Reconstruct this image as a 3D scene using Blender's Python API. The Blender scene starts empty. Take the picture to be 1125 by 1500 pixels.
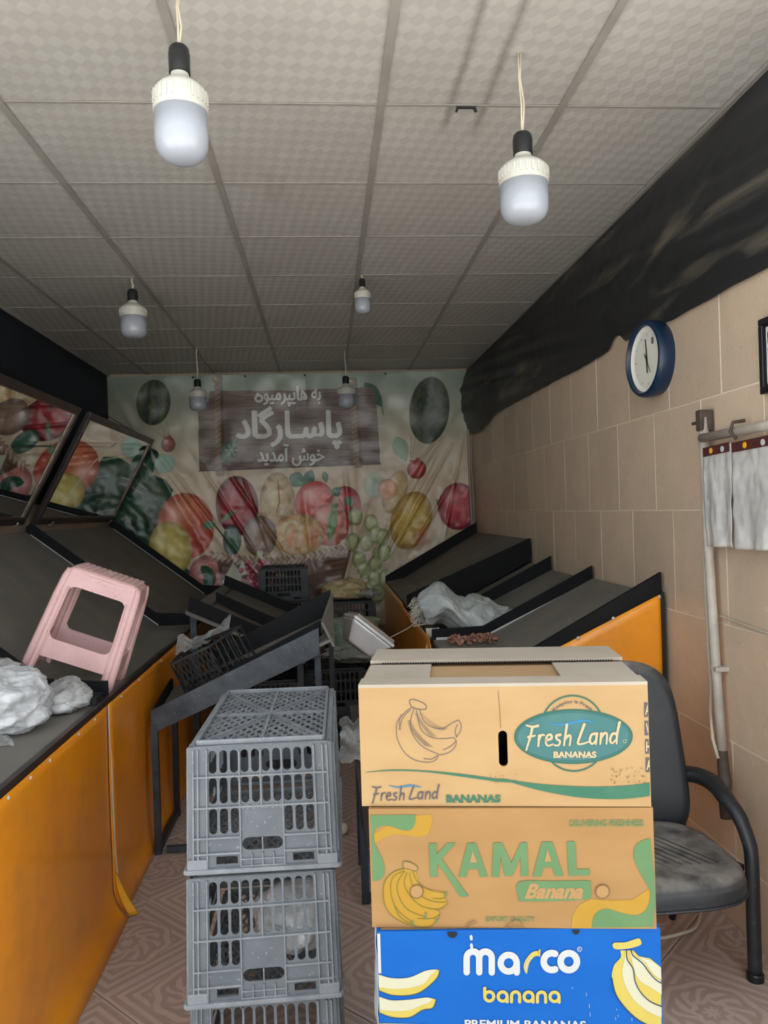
import bpy, bmesh, math, random
import numpy as np
from mathutils import Vector, Matrix, Euler, noise as mnoise

# ------------------------------------------------------------------ camera, sky, sun, exposure
SC = bpy.context.scene
COL = SC.collection
FPX, PITCH, YAW, ROLL, CAMZ = 1130.0, -0.00093, 0.07638, -0.03148, 1.5
_fw = Vector((math.sin(YAW)*math.cos(PITCH), math.cos(YAW)*math.cos(PITCH), math.sin(PITCH)))
_r0 = Vector((math.cos(YAW), -math.sin(YAW), 0)); _u0 = _r0.cross(_fw)
_r = _r0*math.cos(ROLL) + _u0*math.sin(ROLL); _u = -_r0*math.sin(ROLL) + _u0*math.cos(ROLL)
cam = bpy.data.cameras.new('camera'); camo = bpy.data.objects.new('camera', cam); COL.objects.link(camo)
cam.sensor_fit = 'VERTICAL'; cam.sensor_height = 24.0; cam.sensor_width = 18.0
cam.lens = 24.0*FPX/1500.0; cam.clip_start = 0.05; cam.clip_end = 200
camo.matrix_world = Matrix(((_r.x,_u.x,-_fw.x,0),(_r.y,_u.y,-_fw.y,0),(_r.z,_u.z,-_fw.z,CAMZ),(0,0,0,1)))
SC.camera = camo

world = bpy.data.worlds.new('sky'); SC.world = world; world.use_nodes = True
wb = world.node_tree.nodes['Background']
wb.inputs[0].default_value = (0.93, 0.97, 1.0, 1); wb.inputs[1].default_value = 1.3
sl = bpy.data.lights.new('sun', 'SUN'); sl.energy = 12.0; sl.angle = math.radians(2.0); sl.color = (1, .98, .95)
so = bpy.data.objects.new('sun', sl); COL.objects.link(so); so.location = (3, 12, 12)
so.rotation_euler = Vector((0.25, -0.30, -0.92)).to_track_quat('-Z', 'Y').to_euler()
vs = SC.view_settings
vs.view_transform = 'Standard'; vs.look = 'None'; vs.gamma = 1.0; vs.use_curve_mapping = False
vs.exposure = 0.85

random.seed(7)
PI = math.pi
# ------------------------------------------------------------------ materials
def lin(c, k=1.0):
    if k != 1.0: return tuple(q*k for q in lin(c))
    return _lin(c)
def _lin(c):
    return tuple(((x/255)/12.92 if x/255 <= .04045 else ((x/255+.055)/1.055)**2.4) for x in c)
def newmat(name):
    m = bpy.data.materials.new(name); m.use_nodes = True
    nt = m.node_tree; return m, nt, nt.nodes['Principled BSDF']
def N(nt, t, **kw):
    n = nt.nodes.new(t)
    for k, v in kw.items(): setattr(n, k, v)
    return n
def L(nt, a, b): nt.links.new(a, b)
def mixc(nt, fac, a, b, blend='MIX'):
    n = N(nt, 'ShaderNodeMix', data_type='RGBA', blend_type=blend)
    for s, v in ((n.inputs[0], fac), (n.inputs[6], a), (n.inputs[7], b)):
        if hasattr(v, 'is_linked'): L(nt, v, s)
        elif isinstance(v, (int, float)): s.default_value = v
        else: s.default_value = (*v[:3], 1)
    return n.outputs[2]
def mth(nt, op, a, b=None, c=None, clamp=False):
    n = N(nt, 'ShaderNodeMath', operation=op, use_clamp=clamp)
    for i, v in enumerate((a, b, c)):
        if v is None: continue
        if hasattr(v, 'is_linked'): L(nt, v, n.inputs[i])
        else: n.inputs[i].default_value = v
    return n.outputs[0]
def ramp(nt, fac, lo, hi):
    n = N(nt, 'ShaderNodeMapRange', clamp=True); L(nt, fac, n.inputs[0])
    n.inputs[1].default_value = lo; n.inputs[2].default_value = hi
    return n.outputs[0]
def coords(nt, kind='Object', scale=(1,1,1)):
    t = N(nt, 'ShaderNodeTexCoord')
    if tuple(scale) == (1,1,1): return t.outputs[kind]
    mp = N(nt, 'ShaderNodeMapping'); mp.inputs['Scale'].default_value = scale
    L(nt, t.outputs[kind], mp.inputs[0]); return mp.outputs[0]
def noise(nt, vec, scale, detail=4, rough=.55, dist=0):
    n = N(nt, 'ShaderNodeTexNoise'); L(nt, vec, n.inputs['Vector'])
    n.inputs['Scale'].default_value = scale; n.inputs['Detail'].default_value = detail
    n.inputs['Roughness'].default_value = rough; n.inputs['Distortion'].default_value = dist
    return n.outputs['Fac']
def bump(nt, b, h, strength=.3, dist=.01):
    n = N(nt, 'ShaderNodeBump'); n.inputs['Strength'].default_value = strength; n.inputs['Distance'].default_value = dist
    L(nt, h, n.inputs['Height']); L(nt, n.outputs[0], b.inputs['Normal']); return n
def mat(name, col, col2=None, rough=.6, scale=6, lo=.35, hi=.7, metal=0, spec=.5, bmp=0, bscale=None, bdist=.004,
        stretch=(1,1,1), speck=None, dust=None, alpha=1, trans=0, coat=0):
    """Base colour varied by noise; optional specks and dust settled on upward faces."""
    m, nt, b = newmat(name)
    v = coords(nt, 'Object', stretch)
    c = (*col, 1)
    out = None
    if col2 is not None:
        f = ramp(nt, noise(nt, v, scale), lo, hi); out = mixc(nt, f, col, col2)
    if speck is not None:
        f = ramp(nt, noise(nt, v, scale*14, 2), .64, .74); out = mixc(nt, f, out if out else col, speck)
    if dust is not None:
        g = N(nt, 'ShaderNodeNewGeometry'); sx = N(nt, 'ShaderNodeSeparateXYZ'); L(nt, g.outputs['Normal'], sx.inputs[0])
        up = ramp(nt, sx.outputs[2], .2, .95)
        f = mth(nt, 'MULTIPLY', up, ramp(nt, noise(nt, v, scale*2.3), .25, .65))
        f = mth(nt, 'MULTIPLY', f, .8); out = mixc(nt, f, out if out else col, dust)
    if out: L(nt, out, b.inputs['Base Color'])
    else: b.inputs['Base Color'].default_value = c
    b.inputs['Roughness'].default_value = rough; b.inputs['Metallic'].default_value = metal
    b.inputs['Specular IOR Level'].default_value = spec; b.inputs['Alpha'].default_value = alpha
    b.inputs['Transmission Weight'].default_value = trans; b.inputs['Coat Weight'].default_value = coat
    if bmp: bump(nt, b, noise(nt, v, bscale or scale*3, 4), bmp, bdist)
    return m
# ------------------------------------------------------------------ mesh builder
class MB:
    def __init__(s): s.v = []; s.f = []; s.mi = []; s.cur = 0
    def add(s, vs, fs):
        k = len(s.v); s.v += [tuple(p) for p in vs]; s.f += [tuple(i+k for i in f) for f in fs]; s.mi += [s.cur]*len(fs); return s
    def box(s, c, d, M=None):
        x, y, z = (q/2 for q in d)
        p = [Vector((a*x, b*y, e*z)) for a, b, e in ((-1,-1,-1),(1,-1,-1),(1,1,-1),(-1,1,-1),(-1,-1,1),(1,-1,1),(1,1,1),(-1,1,1))]
        if M is not None: p = [M @ q for q in p]
        c = Vector(c)
        return s.add([q+c for q in p], [(0,3,2,1),(4,5,6,7),(0,1,5,4),(1,2,6,5),(2,3,7,6),(3,0,4,7)])
    def hexa(s, p):   # 8 corners, bottom ring then top ring
        return s.add(p, [(0,3,2,1),(4,5,6,7),(0,1,5,4),(1,2,6,5),(2,3,7,6),(3,0,4,7)])
    def prism(s, poly, off):   # poly: 3d points, off: vector
        n = len(poly); o = Vector(off); a = [Vector(p) for p in poly]
        fs = [tuple(range(n))[::-1], tuple(range(n, 2*n))] + [(i, (i+1) % n, (i+1) % n + n, i+n) for i in range(n)]
        return s.add(a + [p+o for p in a], fs)
    def bar(s, a, b, w, h, up=(0,0,1)):   # rectangular bar from a to b
        a = Vector(a); b = Vector(b); d = (b-a).normalized(); up = Vector(up)
        x = d.cross(up)
        if x.length < 1e-5: x = d.cross(Vector((1,0,0)))
        x.normalize(); y = x.cross(d).normalized()
        q = [(-w/2,-h/2),(w/2,-h/2),(w/2,h/2),(-w/2,h/2)]
        return s.hexa([a+x*i+y*j for i, j in q] + [b+x*i+y*j for i, j in q])
    def tube(s, path, r, n=10, caps=True, flat=1.0):
        P = [Vector(p) for p in path]; R = r if hasattr(r, '__len__') else [r]*len(P)
        k = len(P); T = []
        for i in range(k):
            t = P[min(i+1, k-1)] - P[max(i-1, 0)]; T.append(t.normalized())
        ref = Vector((0,0,1)) if abs(T[0].z) < .9 else Vector((1,0,0))
        vs = []; x = T[0].cross(ref).normalized()
        for i in range(k):
            x = (x - T[i]*x.dot(T[i])).normalized(); y = T[i].cross(x)
            for j in range(n):
                a = 2*PI*j/n; vs.append(P[i] + x*math.cos(a)*R[i] + y*math.sin(a)*R[i]*flat)
        fs = [(i*n+j, i*n+(j+1) % n, (i+1)*n+(j+1) % n, (i+1)*n+j) for i in range(k-1) for j in range(n)]
        if caps: fs += [tuple(range(n))[::-1], tuple((k-1)*n+j for j in range(n))]
        return s.add(vs, fs)
    def lathe(s, prof, n=28, M=None, caps=True):
        vs = []
        for r, z in prof:
            for j in range(n):
                a = 2*PI*j/n; vs.append(Vector((r*math.cos(a), r*math.sin(a), z)))
        if M is not None: vs = [M @ v for v in vs]
        k = len(prof)
        fs = [(i*n+j, i*n+(j+1) % n, (i+1)*n+(j+1) % n, (i+1)*n+j) for i in range(k-1) for j in range(n)]
        if caps: fs += [tuple(range(n))[::-1], tuple((k-1)*n+j for j in range(n))]
        return s.add(vs, fs)
    def grid(s, nu, nv, fn, closed=False):
        k = [[fn(i/(nu-1), j/(nv-1)) for i in range(nu)] for j in range(nv)]
        vs = [p for row in k for p in row]
        return s.add(vs, [(j*nu+i, j*nu+i+1, (j+1)*nu+i+1, (j+1)*nu+i) for j in range(nv-1) for i in range(nu-1)])
def obj(name, mb, mats, parent=None, smooth=False, bevel=0, solid=0, subsurf=0, recalc=True, angle=None):
    me = bpy.data.meshes.new(name)
    vs = mb.v
    if parent is not None:
        w = PW.get(parent.name)
        if w is not None: vs = [(p[0]-w.x, p[1]-w.y, p[2]-w.z) for p in vs]
    me.from_pydata([tuple(p) for p in vs], [], mb.f)
    if not isinstance(mats, (list, tuple)): mats = [mats]
    for m in mats: me.materials.append(m)
    if len(mats) > 1:
        me.polygons.foreach_set('material_index', mb.mi)
    if recalc:
        bm = bmesh.new(); bm.from_mesh(me); bmesh.ops.recalc_face_normals(bm, faces=bm.faces); bm.to_mesh(me); bm.free()
    if smooth: me.polygons.foreach_set('use_smooth', [True]*len(me.polygons))
    o = bpy.data.objects.new(name, me); COL.objects.link(o)
    if parent is not None:
        o.parent = parent
    if solid:
        md = o.modifiers.new('solid', 'SOLIDIFY'); md.thickness = solid; md.offset = 0
    if bevel:
        md = o.modifiers.new('bevel', 'BEVEL'); md.width = bevel; md.segments = 2; md.limit_method = 'ANGLE'
    if subsurf:
        md = o.modifiers.new('sub', 'SUBSURF'); md.levels = subsurf; md.render_levels = subsurf
    PW.setdefault(o.name, PW.get(parent.name, None) if parent is not None else None)
    return o
PW = {}
def thing(name, label, cat, loc=(0,0,0), group=None, rot=None):
    """An Empty at the thing's base; parts are given in world coordinates unless rot is set (then local)."""
    o = bpy.data.objects.new(name, None); COL.objects.link(o); o.location = loc; o.empty_display_size = .05
    if rot is not None: o.rotation_euler = rot; PW[o.name] = Vector((0,0,0))
    else: PW[o.name] = Vector(loc)
    o['label'] = label; o['category'] = cat
    if group: o['group'] = group
    return o
def tag(o, label, cat, group=None):
    o['label'] = label; o['category'] = cat
    if group: o['group'] = group
    return o
def struct(o, label=None):
    o['kind'] = 'structure'
    if label: o['label'] = label
    return o
def relocate(o, loc):   # move a single-mesh object's origin to loc without moving its vertices
    loc = Vector(loc); o.data.transform(Matrix.Translation(-loc)); o.location = loc; return o
def copy_tree(o, parent=None):
    c = o.copy(); COL.objects.link(c); c.parent = parent
    for ch in list(o.children): copy_tree(ch, c)
    return c
def pn(x, y, z=0): return mnoise.noise(Vector((x, y, z)))
def shade_auto(o, deg=35):
    me = o.data; me.polygons.foreach_set('use_smooth', [True]*len(me.polygons))
    bm = bmesh.new(); bm.from_mesh(me); bm.normal_update()
    for e in bm.edges: e.smooth = not (len(e.link_faces) == 2 and e.calc_face_angle(0) > math.radians(deg))
    bm.to_mesh(me); bm.free(); return o

# common materials
M_board = mat('black_painted_board', lin((12,14,17)), lin((19,21,25)), spec=.22, rough=.6, scale=5, speck=None, bmp=.15)
M_rubber = mat('grey_rubber_sheet', lin((108,105,99)), lin((122,118,110)), rough=.75, scale=4, bmp=.08)
M_slat = mat('white_edge', lin((190,192,192)), rough=.5)
M_wood = mat('dark_wood', lin((56,46,44)), lin((40,33,32)), rough=.4, scale=7, stretch=(1,1,5))
M_metal = mat('dark_steel', lin((42,50,58)), lin((70,80,88)), rough=.45, scale=9, metal=.4, bmp=.1)
M_white = mat('white_plastic', lin((190,189,180)), lin((176,174,164)), rough=.45, scale=8)
M_cord = mat('cream_cord', lin((186,178,158)), rough=.6)
M_blackp = mat('black_plastic', lin((18,20,22)), lin((28,30,32)), rough=.4, scale=10)
# ------------------------------------------------------------------ room shell
XL, XR, YB, YF, ZC = -1.94, 1.40, 7.20, 1.6, 2.82
def wallmat(name, a, b): return mat(name, a, b, rough=.7, scale=3, bmp=.1)
M_wall = wallmat('painted_wall', lin((176,160,142)), lin((160,146,130)))
M_grout = mat('grout', lin((232,220,198)), lin((220,206,186)), rough=.8, scale=9)
# ---- right wall of square stone-look tiles
wr = struct(obj('wall_right', MB().box((XR+.0532, (YF+YB)/2, ZC/2), (.1, YB-YF, ZC+.6)), M_grout), 'right wall of beige square tiles')
PW[wr.name] = None
def tile_mat():
    m, nt, b = newmat('beige_wall_tile')
    v = coords(nt, 'Object'); oi = N(nt, 'ShaderNodeObjectInfo')
    va = N(nt, 'ShaderNodeVectorMath', operation='ADD'); L(nt, v, va.inputs[0])
    cb = N(nt, 'ShaderNodeCombineXYZ'); L(nt, mth(nt, 'MULTIPLY', oi.outputs['Random'], 40), cb.inputs[1]); L(nt, cb.outputs[0], va.inputs[1])
    a = ramp(nt, noise(nt, va.outputs[0], 5, 6, .65, .6), .3, .72)
    c = mixc(nt, a, lin((208,185,161)), lin((192,175,153)))
    c = mixc(nt, ramp(nt, noise(nt, va.outputs[0], 22, 4, .7), .62, .78), c, lin((224,204,180)))
    c = mixc(nt, mth(nt, 'MULTIPLY', ramp(nt, noise(nt, va.outputs[0], 70, 3), .62, .72), .35), c, lin((140,120,100)))
    hs = N(nt, 'ShaderNodeHueSaturation'); L(nt, c, hs.inputs['Color'])
    L(nt, mth(nt, 'ADD', mth(nt, 'MULTIPLY', oi.outputs['Random'], .14), .93), hs.inputs['Value'])
    L(nt, hs.outputs[0], b.inputs['Base Color']); b.inputs['Roughness'].default_value = .42
    bump(nt, b, noise(nt, va.outputs[0], 30, 5), .12, .003)
    return m
M_wtile = tile_mat()
TS = .410
def box_mesh(name, d, m, bev=.0015):
    bm = bmesh.new(); bmesh.ops.create_cube(bm, size=1); bmesh.ops.scale(bm, vec=d, verts=bm.verts)
    if bev: bmesh.ops.bevel(bm, geom=bm.edges[:], offset=bev, segments=1, affect='EDGES')
    me = bpy.data.meshes.new(name); bm.to_mesh(me); bm.free(); me.materials.append(m); return me
_tm = {}
for k in range(-5, 3):
    z0 = 1.876 + .408*k - (.0); z1 = z0+.408
    if z0 < 0: z0 = 0.0
    if z1 > 2.79: z1 = 2.79
    off = 3.172 if k % 2 else 3.02
    n0 = int(math.floor((YF-off)/TS))
    for j in range(n0, n0+18):
        y0 = max(off+TS*j, YF); y1 = min(off+TS*(j+1), YB)
        if y1-y0 < .02: continue
        key = (round(y1-y0, 3), round(z1-z0, 3))
        if key not in _tm: _tm[key] = box_mesh('tile', (.014, key[0]-.0042, key[1]-.0042), M_wtile)
        o = bpy.data.objects.new('tile', _tm[key]); COL.objects.link(o); o.parent = wr
        o.location = (XR+.008+random.uniform(0,.0012), (y0+y1)/2, (z0+z1)/2)
# ---- left wall (tile colour low, dark navy lining above), back wall
struct(obj('wall_left', MB().box((XL-.05, (YF+YB)/2, ZC/2), (.1, YB-YF, ZC+.6)), M_wall), 'left wall in beige below its dark lining')
struct(obj('wall_back', MB().box(((XL+XR)/2, YB+.05, ZC/2), (XR-XL+.3, .1, ZC+.6)), M_wall), 'back wall behind the fruit banner')
M_navy = mat('navy_lining', lin((14,26,40)), lin((20,32,46)), rough=.75, scale=3, bmp=.1)
o = struct(obj('trim_1', MB().grid(60, 10, lambda u, v: (XL-.004 + .012*pn(u*9, v*2, 3) + .012, YF+(YB-.05-YF)*u, 1.62 + (ZC-.012-1.62)*v)), M_navy, smooth=True, solid=.004), 'dark navy lining on the upper left wall')
# unseen roof slab added to keep the sun out, facade return, pavement outside
M_conc = mat('concrete', lin((184,182,178)), lin((170,168,164)), rough=.85, scale=1.5, bmp=.2)
struct(obj('sun_block_roof', MB().box(((XL+XR)/2, (YF+YB)/2, ZC+.24), (XR-XL+.4, YB-YF+.2, .16)), M_conc), 'unseen concrete slab added above the ceiling to block the sun')
struct(obj('ground', MB().box((0, -12+YF, -.05), (40, 24, .1)), M_conc), 'pale concrete pavement outside the shop')
# ---- floor: diagonal brown patterned tiles
M_fgrout = mat('floor_grout', lin((150,140,132)), lin((130,118,110)), rough=.9, scale=8)
fl = struct(obj('floor', MB().box(((XL+XR)/2, (YF+YB)/2, -.035), (XR-XL+.02, YB-YF, .05)), M_fgrout), 'floor of diagonal brown patterned tiles')
def floor_mat():
    m, nt, b = newmat('patterned_floor_tile')
    v = coords(nt, 'Object'); oi = N(nt, 'ShaderNodeObjectInfo')
    nz = noise(nt, v, 9, 3)
    sx = N(nt, 'ShaderNodeSeparateXYZ'); L(nt, v, sx.inputs[0])
    ax = mth(nt, 'ABSOLUTE', sx.outputs[0]); ay = mth(nt, 'ABSOLUTE', sx.outputs[1])
    mx = mth(nt, 'MAXIMUM', ax, ay); mn = mth(nt, 'MINIMUM', ax, ay)
    r = mth(nt, 'SQRT', mth(nt, 'ADD', mth(nt, 'POWER', ax, 2), mth(nt, 'POWER', ay, 2)))
    ang = mth(nt, 'ARCTAN2', sx.outputs[1], sx.outputs[0])
    # medallion: scalloped rings; border: lines along the edges; corners: chevrons
    rr = mth(nt, 'ADD', r, mth(nt, 'MULTIPLY', mth(nt, 'SINE', mth(nt, 'MULTIPLY', ang, 8)), .006))
    rr = mth(nt, 'ADD', rr, mth(nt, 'MULTIPLY', mth(nt, 'SUBTRACT', nz, .5), .035))
    rings = mth(nt, 'SINE', mth(nt, 'MULTIPLY', rr, 2*PI/.043))
    edge = mth(nt, 'SINE', mth(nt, 'MULTIPLY', mx, 2*PI/.034))
    petal = mth(nt, 'SINE', mth(nt, 'ADD', mth(nt, 'MULTIPLY', ang, 12), mth(nt, 'MULTIPLY', rr, 120)))
    inner = mth(nt, 'LESS_THAN', rr, .158)
    mid = mth(nt, 'MULTIPLY', mth(nt, 'GREATER_THAN', rr, .06), mth(nt, 'LESS_THAN', rr, .112))
    pat = N(nt, 'ShaderNodeMix', data_type='FLOAT'); L(nt, inner, pat.inputs[0]); L(nt, edge, pat.inputs[2]); L(nt, rings, pat.inputs[3])
    pat2 = N(nt, 'ShaderNodeMix', data_type='FLOAT'); L(nt, mid, pat2.inputs[0]); L(nt, pat.outputs[0], pat2.inputs[2]); L(nt, petal, pat2.inputs[3])
    f = ramp(nt, pat2.outputs[0], -.15, .25)
    c = mixc(nt, f, lin((160,142,134)), lin((184,166,156)))
    c = mixc(nt, mth(nt, 'MULTIPLY', ramp(nt, noise(nt, v, 6, 5), .4, .75), .4), c, lin((172,152,142)))
    c = mixc(nt, ramp(nt, noise(nt, v, 60, 2), .7, .8), c, lin((90,70,62)))
    hs = N(nt, 'ShaderNodeHueSaturation'); L(nt, c, hs.inputs['Color'])
    L(nt, mth(nt, 'ADD', mth(nt, 'MULTIPLY', oi.outputs['Random'], .12), .94), hs.inputs['Value'])
    L(nt, hs.outputs[0], b.inputs['Base Color']); b.inputs['Roughness'].default_value = .5
    bump(nt, b, f, .15, .002)
    return m
M_ftile = floor_mat()
FS = .432; R45 = Matrix.Rotation(PI/4, 4, 'Z')
def clip(poly, ax, val, sign):
    out = []
    for i in range(len(poly)):
        a, b = poly[i], poly[(i+1) % len(poly)]
        da = sign*(a[ax]-val); db = sign*(b[ax]-val)
        if da >= 0: out.append(a)
        if (da >= 0) != (db >= 0):
            t = da/(da-db); out.append((a[0]+(b[0]-a[0])*t, a[1]+(b[1]-a[1])*t))
    return out
def floor_tile_mesh(poly):
    mb = MB(); mb.prism([(x, y, -.010) for x, y in poly], (0,0,.010))
    me = bpy.data.meshes.new('tile'); me.from_pydata([tuple(v) for v in mb.v], [], mb.f)
    bm = bmesh.new(); bm.from_mesh(me); bmesh.ops.recalc_face_normals(bm, faces=bm.faces)
    bmesh.ops.bevel(bm, geom=[e for e in bm.edges if all(v.co.z > -.001 for v in e.verts)], offset=.0012, segments=1, affect='EDGES')
    bm.to_mesh(me); bm.free(); me.materials.append(M_ftile); return me
_full = None; c45 = math.sqrt(.5)
# joints run along x+y = 1.745+.611k and y-x = 1.400+.611k
for a in range(-6, 14):
    for bq in range(-8, 16):
        s = 1.745 + .611*(a+.5); d = 1.400 + .611*(bq+.5)
        cx, cy = (s-d)/2, (s+d)/2
        h = (.611*c45 - .004)/2
        cs = [(cx + c45*(p*h - q*h), cy + c45*(p*h + q*h)) for p, q in ((-1,-1),(1,-1),(1,1),(-1,1))]
        pl = cs
        for axx, val, sg in ((0,XL,1),(0,XR,-1),(1,YF,1),(1,YB,-1)):
            pl = clip(pl, axx, val, sg)
            if len(pl) < 3: break
        if len(pl) < 3: continue
        ar = abs(sum(pl[i][0]*pl[(i+1)%len(pl)][1]-pl[(i+1)%len(pl)][0]*pl[i][1] for i in range(len(pl))))/2
        if ar < .002: continue
        loc = [(c45*(x-cx)+c45*(y-cy), -c45*(x-cx)+c45*(y-cy)) for x, y in pl]
        if pl == cs:
            if _full is None: _full = floor_tile_mesh(loc)
            me = _full
        else: me = floor_tile_mesh(loc)
        o = bpy.data.objects.new('tile', me); COL.objects.link(o); o.parent = fl
        o.location = (cx, cy, random.uniform(-.0006,.0)); o.rotation_euler.z = PI/4
# ---- ceiling: embossed panels in a bar grid
cl = struct(obj('ceiling', MB().box(((XL+XR)/2, (YF+YB)/2, ZC+.09), (XR-XL, YB-YF, .02)), M_conc), 'suspended ceiling of embossed white panels')
def ceil_mat():
    m, nt, b = newmat('embossed_ceiling_panel')
    v = coords(nt, 'Object'); oi = N(nt, 'ShaderNodeObjectInfo'); g = N(nt, 'ShaderNodeNewGeometry')
    mp = N(nt, 'ShaderNodeMapping'); L(nt, v, mp.inputs[0]); mp.inputs['Rotation'].default_value = (0,0,math.radians(28)); mp.inputs['Scale'].default_value = (24,24,24)
    sk = N(nt, 'ShaderNodeSeparateXYZ'); L(nt, mp.outputs[0], sk.inputs[0])
    sx = mth(nt, 'SINE', mth(nt, 'MULTIPLY', sk.outputs[0], PI)); sy = mth(nt, 'SINE', mth(nt, 'MULTIPLY', mth(nt, 'ADD', sk.outputs[1], mth(nt, 'MULTIPLY', sk.outputs[0], .35)), PI))
    p = mth(nt, 'MULTIPLY', sx, sy); f = ramp(nt, p, -.25, .3)
    nz = noise(nt, v, 3.2, 4)
    c = mixc(nt, f, lin((174,171,166)), lin((186,184,178)))
    c = mixc(nt, mth(nt, 'MULTIPLY', ramp(nt, nz, .35, .7), .4), c, lin((166,161,154)))
    # grime: two sooty streaks and smudges on one run of panels
    sp = N(nt, 'ShaderNodeSeparateXYZ'); L(nt, g.outputs['Position'], sp.inputs[0])
    def streak(x0, w, y0, y1):
        wob = mth(nt, 'MULTIPLY', mth(nt, 'SUBTRACT', noise(nt, g.outputs['Position'], 5, 2), .5), .02)
        dx = mth(nt, 'ABSOLUTE', mth(nt, 'ADD', mth(nt, 'SUBTRACT', sp.outputs[0], x0), wob))
        a = ramp(nt, dx, w, 0); e = mth(nt, 'MULTIPLY', ramp(nt, sp.outputs[1], y1, y1-.12), ramp(nt, sp.outputs[1], y0, y0+.1))
        return mth(nt, 'MULTIPLY', a, e)
    st = mth(nt, 'MAXIMUM', streak(.455, .022, 1.2, 2.72), streak(.565, .022, 1.2, 2.74))
    c = mixc(nt, mth(nt, 'MULTIPLY', st, .5), c, lin((88,76,66)))
    sm = mth(nt, 'MAXIMUM', streak(-.18, .03, 2.95, 3.35), streak(-.13, .025, 3.0, 3.3))
    c = mixc(nt, mth(nt, 'MULTIPLY', sm, .28), c, lin((110,98,88)))
    hs = N(nt, 'ShaderNodeHueSaturation'); L(nt, c, hs.inputs['Color']); L(nt, mth(nt, 'ADD', mth(nt, 'MULTIPLY', oi.outputs['Random'], .09), .95), hs.inputs['Value'])
    L(nt, hs.outputs[0], b.inputs['Base Color'])
    L(nt, mth(nt, 'SUBTRACT', .62, mth(nt, 'MULTIPLY', f, .22)), b.inputs['Roughness'])
    bump(nt, b, f, .25, .003)
    return m
M_ceil = ceil_mat()
M_tbar = mat('ceiling_bar', lin((152,148,141)), lin((138,134,127)), rough=.5, scale=6)
GX = [-.976+.6*k for k in range(-2, 5)]; GY = [2.499+.6*k for k in range(-1, 9)]
xs = sorted([XL]+[x for x in GX if XL+.03 < x < XR-.03]+[XR]); ys = sorted([YF]+[y for y in GY if YF+.03 < y < YB-.03]+[YB])
_cm = {}
for i in range(len(xs)-1):
    for j in range(len(ys)-1):
        w, d = round(xs[i+1]-xs[i]-.006, 3), round(ys[j+1]-ys[j]-.006, 3)
        if (w, d) not in _cm: _cm[(w, d)] = box_mesh('ceiling_panel', (w, d, .012), M_ceil, .002)
        o = bpy.data.objects.new('ceiling_panel', _cm[(w, d)]); COL.objects.link(o); o.parent = cl
        o.location = ((xs[i]+xs[i+1])/2, (ys[j]+ys[j+1])/2, ZC+.008+random.uniform(0,.002)); o.rotation_euler = (random.uniform(-.0015,.0015), random.uniform(-.0015,.0015), 0)
for x in xs[1:-1]:
    obj('ceiling_bar', MB().box((x, (YF+YB)/2, ZC-.001), (.024, YB-YF, .004)), M_tbar, cl)
for i in range(len(xs)-1):
    for y in ys[1:-1]:
        obj('ceiling_bar', MB().box(((xs[i]+xs[i+1])/2, y, ZC+.0005), (xs[i+1]-xs[i]-.024, .012, .003)), M_tbar, cl)
struct(obj('trim_2', MB().box((XL+.012, (YF+YB)/2, ZC-.004), (.02, YB-YF, .02)), M_tbar), 'edge bar where ceiling meets the left wall')
# small black clip left in a ceiling joint
cp = MB(); cp.bar((.47, 2.499, ZC-.006), (.535, 2.499, ZC-.006), .006, .006); cp.bar((.47,2.499,ZC-.02),(.475,2.499,ZC-.004),.008,.008); cp.bar((.535,2.499,ZC-.02),(.53,2.499,ZC-.004),.008,.008)
tag(relocate(obj('ceiling_clip', cp, M_blackp), (.5,2.5,ZC-.01)), 'small black metal clip left in a ceiling joint', 'clip')
# ------------------------------------------------------------------ lettering helpers
def text_mesh(body, size=1.0, offset=0.0, shear=0.0, space=1.0):
    """Flat glyph outlines of a text as (points, faces), left-aligned on the baseline."""
    cu = bpy.data.curves.new('lettering', 'FONT'); cu.body = body; cu.size = size; cu.offset = offset; cu.shear = shear
    cu.space_character = space; cu.resolution_u = 4; cu.fill_mode = 'FRONT'
    to = bpy.data.objects.new('lettering', cu); COL.objects.link(to)
    dg = bpy.context.evaluated_depsgraph_get(); dg.update()
    ev = to.evaluated_get(dg); me = ev.to_mesh(); me.calc_loop_triangles()
    vs = [(v.co.x, v.co.y) for v in me.vertices]; fs = [tuple(t.vertices) for t in me.loop_triangles]
    ev.to_mesh_clear(); bpy.data.objects.remove(to); bpy.data.curves.remove(cu)
    return vs, fs
def fit(vs, x0, y0, x1, y1, flip=False):
    """Scale points into a box given in y-down design units."""
    ax = min(p[0] for p in vs); bx = max(p[0] for p in vs); ay = min(p[1] for p in vs); by = max(p[1] for p in vs)
    return [(x0+(p[0]-ax)/(bx-ax)*(x1-x0), y1-(p[1]-ay)/(by-ay)*(y1-y0)) for p in vs]
# Persian letters in their joined shapes, set from the last letter to the first
_J = {'b0':0xFE91,'h1':0xFEEA,'h0':0xFEEB,'a':0xFE8D,'a1':0xFE8E,'y0':0xFBFE,'y1':0xFBFF,'p1':0xFB59,'p0':0xFB58,'r':0xFEAD,'r1':0xFEAE,'m0':0xFEE3,'m1':0xFEE4,
      'w1':0xFEEE,'w':0xFEED,'h':0x06D5,'s0':0xFEB3,'g0':0xFB94,'d':0xFEA9,'d1':0xFEAA,'kh0':0xFEA7,'sh0':0xFEB7,'sh':0xFEB5,'aa':0xFE81,'t':0x0640,' ':0x20}
def fa(keys): return ''.join(chr(_J[k]) for k in keys.split(',')[::-1])
FA1 = fa('b0,h1, ,h0,a1,y0,p1,r1,m0,y1,w1')
FA2 = fa('p0,a1,s0,t,a1,r,g0,a1,d')
FA3 = fa('kh0,w1,sh, ,aa,m0,d1,y0,d1')
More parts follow.
